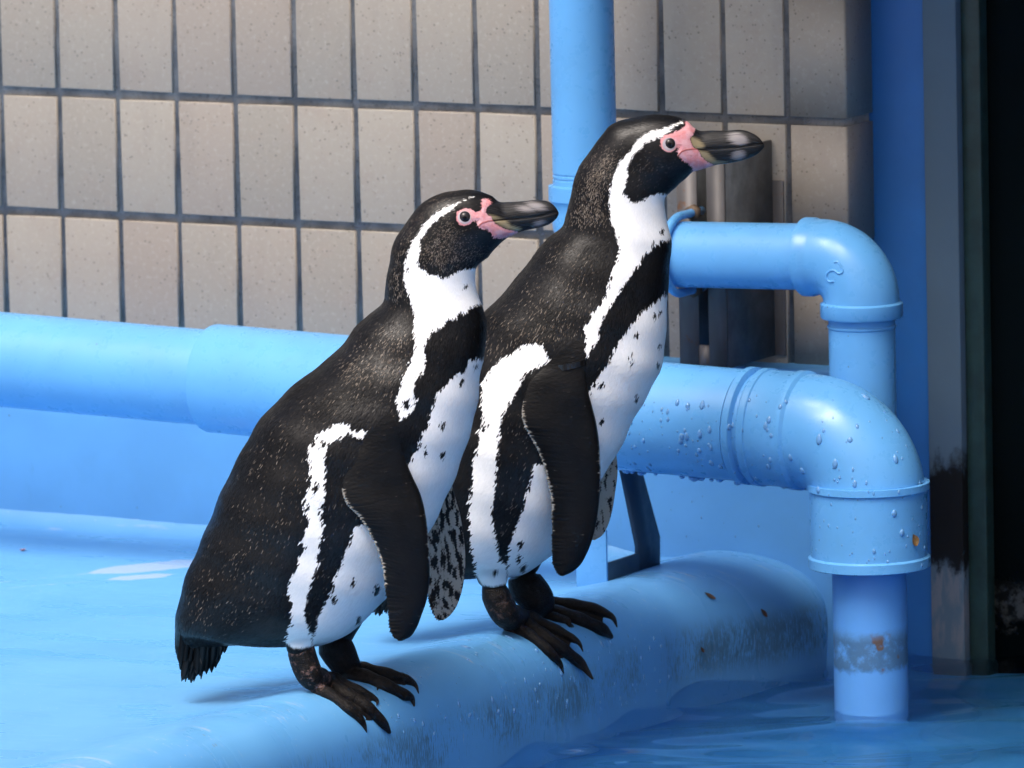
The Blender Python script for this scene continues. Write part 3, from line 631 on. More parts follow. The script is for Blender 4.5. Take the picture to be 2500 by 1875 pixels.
def plumage(V, n, m_, ST, fl, fr, seed, head0, cover=2.3):
    """lays small overlapping feathers over the body; V is the ring grid of the loft"""
    rg = np.random.default_rng(seed); G = V.reshape(n, m_, 3)
    ds = np.zeros_like(G); ds[1:-1] = G[2:]-G[:-2]; ds[0] = ds[1]; ds[-1] = ds[-2]; dt = np.roll(G, -1, 1)-np.roll(G, 1, 1)
    N = np.cross(dt, ds); N /= np.linalg.norm(N, axis=2, keepdims=True)+1e-12
    cen = G.mean(1, keepdims=True); sgn = np.sign(((G-cen)*N).sum(2, keepdims=True)); N = N*np.where(sgn == 0, 1, sgn)
    area = np.linalg.norm(np.cross(dt/2, ds/2), axis=2)
    u = np.arange(n)/n; size = np.interp(u, [0,.1,.5,.66,.74,.82,1], [.95,.95,.9,.78,.60,.46,.40])
    L = .0086*size; W = .0023*size; dens = (cover/(L*W*.62))[:, None]*area
    ok = (fl["bill"].reshape(n, m_) < -3) & (fl["pink"].reshape(n, m_) < -3) & (fl["eyed"].reshape(n, m_) > 24); dens = dens*ok
    pr_ = (dens/dens.sum()).ravel(); cnt = int(dens.sum()); k = rg.choice(n*m_, size=cnt, p=pr_)
    i, j = k//m_, k % m_; a, c_ = rg.uniform(-.5, .5, cnt), rg.uniform(-.5, .5, cnt)
    P = G[i, j] + ds[i, j]*(a/2)[:, None] + dt[i, j]*(c_/2)[:, None]; nn = N[i, j]
    T = -ds[i, j]; T /= np.linalg.norm(T, axis=1)[:, None]+1e-12
    B = np.cross(nn, T); ang = rg.normal(0, .16, cnt); T, B = T*np.cos(ang)[:, None]+B*np.sin(ang)[:, None], B*np.cos(ang)[:, None]-T*np.sin(ang)[:, None]
    l = (L[i]*rg.uniform(.8, 1.25, cnt))[:, None]; w = (W[i]*rg.uniform(.75, 1.2, cnt)/2)[:, None]; lf = (rg.uniform(.3, 1.2, cnt)*.00055*size[i])[:, None]; wq = fl['white'].reshape(n, m_)[i, j]; lf = lf*np.where(wq > 0, .35, 1.0)[:, None]
    vs = [P-nn*.0002, P+T*l*.35-B*w+nn*lf*.25, P+T*l*.35+B*w+nn*lf*.25, P+T*l*.72-B*w*.8+nn*lf*.6, P+T*l*.72+B*w*.8+nn*lf*.6, P+T*l*.35+nn*(lf*.25+.00010), P+T*l*.72+nn*(lf*.6+.00010), P+T*l+nn*lf]
    VV = np.stack(vs, 1).reshape(-1, 3); o = (np.arange(cnt)*8)[:, None]
    tri = np.array([(0,1,5),(0,5,2),(1,3,5),(5,3,6),(5,6,2),(2,6,4),(3,7,6),(6,7,4)]); FF = (o[:, :, None]+tri[None]).reshape(-1, 3)
    st_ = np.linalg.norm(ds[i, j], axis=1)/2; i2 = np.clip(i-np.round(.55*l[:, 0]/(st_+1e-9)).astype(int), 0, n-1); wh = fl["white"].reshape(n, m_)[i2, j] + rg.normal(0, 1.4, cnt); wmask = np.clip(wh, -1, 1); soft = np.where(wh > 0, .22, .6)[:, None]
    tl = (rg.normal(0, .10, cnt))[:, None]
    nr = [nn-T*.12*soft, nn-B*.30*soft, nn+B*.30*soft, nn-B*.30*soft+T*.10*soft, nn+B*.30*soft+T*.10*soft, nn, nn+T*.08*soft, nn+T*.25*soft]
    NN = np.stack([q+B*tl*soft for q in nr], 1).reshape(-1, 3); NN /= np.linalg.norm(NN, axis=1)[:, None]
    me = mesh_np("plumage", VV-fr.o, FF)
    rep = lambda q: np.repeat(q, 8, axis=0)
    for nm, val in (("white", rep(wmask)), ("fleck", rep(fl["fleck"].reshape(n, m_)[i2, j])), ("frand", rep(rg.random(cnt))), ("tip", np.tile([0,.35,.35,.72,.72,.35,.72,1.0], cnt)), ("lat", np.tile([0,1,1,1,1,0,0,0], cnt))):
        at_ = me.attributes.new(nm, 'FLOAT', 'POINT'); at_.data.foreach_set("value", val.astype(np.float32))
    for nm, val in (("st", rep(ST.reshape(n, m_, 3)[i, j])), ("frnd3", rep(rg.random((cnt, 3))))):
        at_ = me.attributes.new(nm, 'FLOAT_VECTOR', 'POINT'); at_.data.foreach_set("vector", val.astype(np.float32).ravel())
    me.normals_split_custom_set_from_vertices(NN.tolist()); print("feathers", cnt)
    return me
M_flip, M_foot = flipper_material(), foot_material()
def eye_material():
    m = NT("eye"); X = m.xyz(m.n("ShaderNodeTexCoord").outputs["Object"])
    r = m.math('SQRT', m.math('ADD', m.math('MULTIPLY', X[0], X[0]), m.math('MULTIPLY', X[1], X[1])))
    c = m.mix(m.ramp(r, .0022, .0026), (.002,.002,.002,1), (.022,.020,.022,1)); c = m.mix(m.ramp(r, .0068, .0074), c, (.20,.17,.18,1))
    m.set("Base Color", c); m.set("Roughness", .12); m.set("Specular IOR Level", .35); return m.m
M_eye = eye_material()

def remesh(parts, voxel):
    """joins several closed tubes into one skin"""
    V = []; F = []
    for (v, f) in parts:
        k = len(V); V += [tuple(p) for p in v]; F += [tuple(i+k for i in q) for q in f]
    me = mesh_np("tmp", V, F); o = bpy.data.objects.new("tmp", me); COL.objects.link(o)
    md = o.modifiers.new("r", 'REMESH'); md.mode = 'VOXEL'; md.voxel_size = voxel
    sm = o.modifiers.new("s", 'SMOOTH'); sm.factor = .5; sm.iterations = 4
    dg = bpy.context.evaluated_depsgraph_get(); ev = o.evaluated_get(dg); e = ev.to_mesh()
    n = len(e.vertices); A = np.zeros(n*3, np.float32); e.vertices.foreach_get("co", A); FF = [tuple(p.vertices) for p in e.polygons]
    ev.to_mesh_clear(); bpy.data.objects.remove(o); bpy.data.meshes.remove(me); return A.reshape(-1, 3), FF

def on_rim(x, y, r, wlim, fr):
    """march along the sight line until the point rests r above the deck surface"""
    v = ray(x, y); lo = None
    w0 = WV@fr.o
    # depth range allowed by the bird's own width
    tA = ((w0+wlim[1]) - WV@CAM)/(WV@v); tB = ((w0+wlim[0]) - WV@CAM)/(WV@v)
    for t in np.linspace(tA, tB, 160):
        P = CAM+v*t; loc, nrm, idx, d = DECK.find_nearest(Vector(P))
        sd = (Vector(P)-loc).dot(nrm); sd = sd if nrm.z >= -.2 else -sd
        if sd <= r: return P
    return CAM+v*tB

def foot(fr, leg, toes, wleg, wlim, px):
    """leg: [(x,y,r)], toes: list of [(x,y,r)], px = metres in a pixel; returns skin + fields"""
    parts = []; claws = []
    lp = [fr.at(x, y, wleg) for x, y, r in leg]; lr = [r*px*1.18 for x, y, r in leg]; lr[0] *= .62; lr[1] *= .93
    tc = []
    for toe in toes:
        pts = []; rr = []
        for (x, y, r) in toe: pts.append(on_rim(x, y, r*px*.55, wlim, fr)); rr.append(r*px)
        tc.append((np.array(pts), np.array(rr)))
    heel = np.mean([t[0][0] for t in tc], 0); lp.append(lp[-1]*.35+heel*.65); lr.append(lr[-1]*.95)
    q = catmull(lp, 40); t = np.linspace(0, 1, 40); parts.append(sweep(q, np.interp(t, np.linspace(0, 1, len(lr)), lr), 20))
    for P, r in tc:
        P2 = np.vstack((lp[-1], P)); r2 = np.concatenate(([lr[-1]*.75], r)); n = 60
        seg = np.concatenate(([0], np.cumsum(np.linalg.norm(np.diff(P2, axis=0), axis=1)))); qq = np.linspace(0, seg[-1], n)
        C = cat_t(seg, P2, qq); rad = np.interp(qq, seg, r2); rad = rad*(1.06+.07*np.sin(qq/.0045))
        parts.append(sweep(C, np.maximum(rad, .0007), 16)); claws.append((P[-2], P[-1]))
    for (A, ra), (B, rb) in zip(tc[:-1], tc[1:]):                     # webs
        k = 3; n = 10; VA = catmull(A[:k+1], n); VB = catmull(B[:k+1], n); t0 = .0013
        n_up = Vector((.35, 0, .94)); off = np.array(n_up)*t0; V = []; F = []
        mid = [(VA[i]*(1-s)+VB[i]*s) - np.array([.3,0,.95])*.0056*math.sin(s*math.pi) - (VA[i]-VA[max(0,i-1)])*0 for i in range(n) for s in (0,.25,.5,.75,1)]
        for p in mid: V.append(p+off)
        for p in mid: V.append(p-off)
        m5 = 5; N = len(mid)
        for i in range(n-1):
            for j in range(m5-1):
                a = i*m5+j; F.append((a, a+1, a+m5+1, a+m5)); F.append((N+a, N+a+m5, N+a+m5+1, N+a+1))
            for j, fl in ((0, 0), (m5-1, 1)):
                a = i*m5+j; f = (a, a+m5, N+a+m5, N+a); F.append(f if not fl else f[::-1])
        for i, fl in ((0, 1), (n-1, 0)):
            for j in range(m5-1):
                a = i*m5+j; f = (a, a+1, N+a+1, N+a); F.append(f[::-1] if fl else f)
        parts.append((V, F))
    V, F = remesh(parts, .00105)
    cl = np.zeros(len(V))
    for a, b in claws:
        e = b-a; L = e@e; t = ((V-a)@e)/L; d = np.linalg.norm(V-(a+np.clip(t, 0, 1)[:, None]*e), axis=1); cl = np.maximum(cl, (t > -.25)*(d < .009)*1.0)
    dl = np.min([np.linalg.norm(V-p, axis=1) for p in catmull(lp, 20)[8:17]], 0)
    return V, F, cl, np.clip(1.6-dl/.022, 0, 1)

def flipper(fr, LR, wc, thick, n=230, m=20, teeth=True, px=.00047, seed=1):
    """LR: [(Lx,Ly,Rx,Ry)], wc: sideways place for each, thick: half thickness"""
    wl, wr = wc if isinstance(wc, tuple) else (wc, wc)
    L = np.array([fr.at(a, b, w) for (a, b, c, d), w in zip(LR, wl)]); R = np.array([fr.at(c, d, w) for (a, b, c, d), w in zip(LR, wr)])
    t = np.concatenate(([0], np.cumsum((np.linalg.norm(np.diff(L, axis=0), axis=1)+np.linalg.norm(np.diff(R, axis=0), axis=1))/2))); q = np.linspace(0, t[-1], n)
    l = cat_t(t, L, q); r = cat_t(t, R, q); th = cat_t(t, np.array(thick), q); u = q/t[-1]
    if teeth:
        rg = np.random.default_rng(seed); saw = np.mod(q/.0034 + .3*np.sin(q*200), 1.0)
        amp = np.interp(u, [0,.3,.42,1], [0,0,.0019,.0022])*rg.uniform(.6, 1.2, n); dr = (l-r); dr /= np.linalg.norm(dr, axis=1)[:, None]+1e-9
        l = l + dr*(amp*saw)[:, None] - np.array([0,0,1])*(amp*saw*.6)[:, None]
    ang = np.linspace(0, 2*np.pi, m, endpoint=False); c = np.cos(ang); s = np.sin(ang)
    # leading edge (R) thick and round, trailing edge thin
    cx = (1+c)/2; prof = np.sign(s)*np.abs(s)**.8*(.22+.78*cx**.6)
    V = l[:, None, :]*(1-cx)[None, :, None] + r[:, None, :]*cx[None, :, None] + (prof[None, :]*th[:, None])[:, :, None]*WV
    bow = (4*cx*(1-cx))[None, :, None]*(.0035*np.ones(n))[:, None, None]*WV; V = V + bow*(1 if wl[-1] > 0 else -1)
    V = V.reshape(-1, 3); i = np.arange(n-1)[:, None]; j = np.arange(m)[None, :]; j2 = (j+1) % m
    F = np.stack((i*m+j, i*m+j2, (i+1)*m+j2, (i+1)*m+j), -1).reshape(-1, 4).tolist()
    F.append(list(range(m))[::-1]); F.append([(n-1)*m+k for k in range(m)])
    ST = np.zeros((n, m, 3)); wd = np.linalg.norm(r-l, axis=1); ST[:, :, 0] = q[:, None]; ST[:, :, 1] = cx[None, :]*wd[:, None]; ST[:, :, 2] = (s < 0)[None, :]*3.0
    fringe = np.clip(1-(cx[None, :]*wd[:, None])/.0042, 0, 1)*np.interp(u, [0,.28,.36,.72,.82,1], [0,0,1,1,.25,.15])[:, None]
    fringe = np.maximum(fringe, np.clip(1-((1-cx)[None, :]*wd[:, None])/.003, 0, 1)*np.interp(u, [0,.4,.5,.62,.7,1], [0,0,.8,.8,0,0])[:, None])
    return V, F, ST.reshape(-1, 3), fringe.ravel(), np.tile(s, n)

def tail(fr, base, tips, wspread, seed, px):
    """flat ragged quills, three rows deep"""
    rg = random.Random(seed); V = []; F = []; n = len(tips)
    for k, (x, y) in enumerate(tips):
        bx = base[0][0]+(base[1][0]-base[0][0])*k/(n-1); by = base[0][1]+(base[1][1]-base[0][1])*k/(n-1)
        for side in (-1, -.35, .35, 1):
            ws = .0042*rg.uniform(.8, 1.25); jx, jy = rg.uniform(-6, 6), rg.uniform(-22, 3)
            a = fr.at(bx, by-rg.uniform(0, 45), side*wspread*rg.uniform(1.0, 2.6)); b = fr.at(x+jx, y+jy, side*wspread*rg.uniform(.5, 1.0)); N = 9; k0 = len(V)
            tilt = rg.uniform(-.5, .5)
            for i in range(N):
                t = i/(N-1); p_ = a+(b-a)*t; hw = ws*(1 if t < .72 else max(.12, 1-((t-.72)/.28)**1.5*.9)); dx = (R0+WV*tilt)*hw
                V += [p_-dx, p_+WV*.0007, p_+dx, p_-WV*.0007]
            for i in range(N-1):
                o = k0+i*4; q = o+4
                F += [(o,o+1,q+1,q),(o+1,o+2,q+2,q+1),(o+2,o+3,q+3,q+2),(o+3,o,q,q+3)]
            F += [(k0,k0+3,k0+2,k0+1),(k0+(N-1)*4,k0+(N-1)*4+1,k0+(N-1)*4+2,k0+(N-1)*4+3)]
    return np.array(V), F

def make_penguin(spec):
    fr = Frame(spec["o"]); px = spec["px"]; body = Body()
    st = spec["stations"]
    B = [fr.at(a, b) for a, b, c, d, h in st]; Fp = [fr.at(c, d) for a, b, c, d, h in st]; H = [h*px for *_, h in st]
    V, F, ST, n, m_ = loft(B, Fp, H, 620, 200)
    # gentle unevenness of the plumage
    uv = (V-fr.o); bumpv = .0011*np.sin(uv@R0*70+uv[:, 2]*45)*np.sin(uv[:, 2]*80-uv@R0*30+spec["seed"])
    cen = V.reshape(n, m_, 3).mean(1, keepdims=True); dirv = V.reshape(n, m_, 3)-cen; dirv /= np.linalg.norm(dirv, axis=2, keepdims=True)+1e-9
    fade = np.interp(np.arange(n)/n, [0,.1,.7,.82,1], [.3,1,1,.35,0]); V = V + (dirv*fade[:, None, None]).reshape(-1, 3)*bumpv[:, None]
    def fields(V):
        p = fr.to_px(V); wh = np.full(len(V), -60.0)
        for poly in spec["white"]: wh = np.maximum(wh, poly_sd(p, poly))
        for (x, y, r) in spec["spots"]:
            q = p-np.array([x, y]); q = np.stack((q[:, 0]*.94+q[:, 1]*.34, (q[:, 1]*.94-q[:, 0]*.34)*.62), 1); wh = np.minimum(wh, np.linalg.norm(q, axis=1)-r*.82)
        pk = poly_sd(p, spec["pink"]); bl = poly_sd(p, spec["bill"]); ye = poly_sd(p, spec["yellow"])
        pale = np.full(len(V), -60.0)
        for (x, y, a, b, an) in spec["pale"]:
            q = p-np.array([x, y]); ca, sa = math.cos(an), math.sin(an); q = np.stack(((q[:, 0]*ca+q[:, 1]*sa)/a, (-q[:, 0]*sa+q[:, 1]*ca)/b), 1); pale = np.maximum(pale, (1-np.linalg.norm(q, axis=1))*min(a, b))
        eyd = np.linalg.norm(p-np.array(spec["eye"]), axis=1)
        fk = np.zeros(len(V))
        for poly, val, soft in spec["fleck"]: fk = np.maximum(fk, val*np.clip(.5+poly_sd(p, poly)/soft, 0, 1))
        return dict(white=np.clip(wh, -60, 60), pink=np.clip(pk, -60, 60), bill=np.clip(bl, -60, 60), yel=np.clip(ye, -60, 60), pale=pale, gape=np.clip(line_d(p, spec["gape"]), 0, 60), eyed=np.clip(eyd, 0, 90), fleck=fk)
    fl = fields(V)
    # soft modelling: groove at the gape, swollen pink skin, sunken eye socket
    sidew = ((V-fr.o)@WV); sg = np.sign(sidew)
    inb = np.clip(fl["bill"]/4+.5, 0, 1); dv = -.0011*np.exp(-(fl["gape"]/3.0)**2)*inb + .0012*np.clip(fl["pink"]/8, 0, 1) - .0012*np.exp(-(fl["eyed"]/13)**2)
    V = V + (sg*dv*np.clip(np.abs(sidew)/.006, 0, 1))[:, None]*WV
    Fq = F.tolist(); Fq.append(list(range(m_))[::-1]); Fq.append([(n-1)*m_+k for k in range(m_)])
    body.add(V, Fq, 0, st=ST, blend=np.zeros(len(V)), **fl)
    near = (V-fr.o)@WV > 0; Vn = V[near]; pn = np.stack(project(Vn), 1); wn = (Vn-fr.o)@WV
    def surf_w(x, y, rad=6):
        d = np.linalg.norm(pn-np.array([x, y]), axis=1); k = d < rad
        return float(wn[k].max()) if k.any() else 0.0
    # thigh cuffs
    for sgn, cuff in ((1, spec["cuff_near"]), (-1, spec["cuff_far"])):
        b = [fr.at(a, q, sgn*w_) for a, q, c, d, h, w_ in cuff]; f = [fr.at(c, d, sgn*w_) for a, q, c, d, h, w_ in cuff]
        Vc, Fc, Sc, nn, mm = loft(b, f, [h*px for a, q, c, d, h, w_ in cuff], 90, 72, 2.0); Fl = Fc.tolist(); Fl.append(list(range(mm))[::-1]); Fl.append([(nn-1)*mm+k for k in range(mm)])
        p = np.stack(project(Vc), 1); fc = fields(Vc)
        if sgn < 0: fc["white"] = np.full(len(Vc), -40.0)
        Sc[:, 0] = -Sc[:, 0]; Sc[:, 2] += 9
        tt = np.repeat(np.linspace(0, 1, nn), mm); body.add(Vc, Fl, 0, st=Sc, blend=np.clip((.98-tt)/.3, 0, 1)*(1 if sgn > 0 else 0), **fc)
    # flippers
    for k, fs in enumerate(spec["flippers"]):
        LR = fs["lr"]
        if fs["side"] > 0:
            sm = lambda q: np.convolve(np.pad(q, 1, mode='edge'), np.ones(3)/3, mode='valid')
            wl = np.array([surf_w(a+(c-a)*.06, b+(d-b)*.06, 9) for (a, b, c, d) in LR]); wr = np.array([surf_w(a+(c-a)*.94, b+(d-b)*.94, 9) for (a, b, c, d) in LR])
            wm_ = np.array([surf_w((a+c)/2, (b+d)/2, 9) for (a, b, c, d) in LR])
            nn = len(LR); u_ = np.linspace(0, 1, nn)
            k0 = int(nn*.36); wl[k0:] = np.maximum.accumulate(np.maximum(wl[k0:], wm_[k0:]-.006)); wr[k0:] = np.maximum.accumulate(np.maximum(wr[k0:], wm_[k0:]-.004))
            wl = sm(wl+np.interp(u_, [0,.08,.2,.32,.5,1], [-.030,-.014,-.005,.001,.006,.009])); wr = sm(wr+np.interp(u_, [0,.08,.2,.32,.5,1], [-.024,-.006,.003,.006,.009,.010]))
            wc = (wl, wr)
        else: wc = np.array(fs["w"])
        Vf, Ff, Sf, fg, sv = flipper(fr, LR, wc, fs["th"], px=px, seed=k+spec["seed"])
        mot = np.zeros(len(Vf)) if fs["side"] > 0 else np.full(len(Vf), fs["mottle"])
        if fs["side"] < 0: fg = fg*.4
        tt = np.repeat(np.linspace(0, 1, 230), 20); body.add(Vf, Ff, 1, st=Sf, fringe=fg, mottle=mot, blend=np.clip((.36-tt)/.26, 0, 1)*(fs['side'] > 0)*(sv > -.2))
        if k == 0: spec["wc"] = (wc[0]+wc[1])/2
    # tail feathers
    Vt, Ft = tail(fr, spec["tail_base"], spec["tail_tips"], .0085, spec["seed"], px); q_ = np.full(len(Vt), -60.0); body.add(Vt, Ft, 0, st=np.stack((Vt[:, 2], Vt[:, 0], Vt[:, 1]*0), 1), white=q_, pink=q_, bill=q_, yel=q_, pale=q_, gape=-q_, eyed=q_+150, fleck=q_*0+.12)
    # feet
    for ft in spec["feet"]:
        Vg, Fg, cl, sp_ = foot(fr, ft["leg"], ft["toes"], ft["w"], ft["wlim"], px); body.add(Vg, Fg, 2, claw=cl, skinpink=sp_*ft["pink"])
    o = body.build("penguin", [feather_material(spec["nape"]), M_flip, M_foot], tuple(fr.o)); tag(o, spec["label"], "penguin", "penguins on the pool edge")
    pm_ = obj("plumage", plumage(V, n, m_, ST, fl, fr, spec["seed"]+20, .7), M_plume); pm_.parent = o; pm_["kind"] = "stuff"
    # eyes
    d = np.linalg.norm(pn-np.array(spec["eye"]), axis=1); k = np.argmin(d); P = Vn[k]; w_ = wn[k]; R_ = spec["eye_r"]*px*1.26
    for sgn in (1, -1):
        bm = bmesh.new(); bmesh.ops.create_uvsphere(bm, u_segments=40, v_segments=24, radius=R_); me = bpy.data.meshes.new("eye"); bm.to_mesh(me); bm.free()
        me.polygons.foreach_set("use_smooth", np.ones(len(me.polygons), bool))
        e = obj("eye", me, M_eye); c = P - (0 if sgn > 0 else 2*w_)*WV - sgn*WV*R_*.62; e.parent = o; e.location = Vector(c)-Vector(fr.o)
        e.rotation_euler = Vector(sgn*WV).to_track_quat('Z', 'Y').to_euler()
    return o, fr, spec

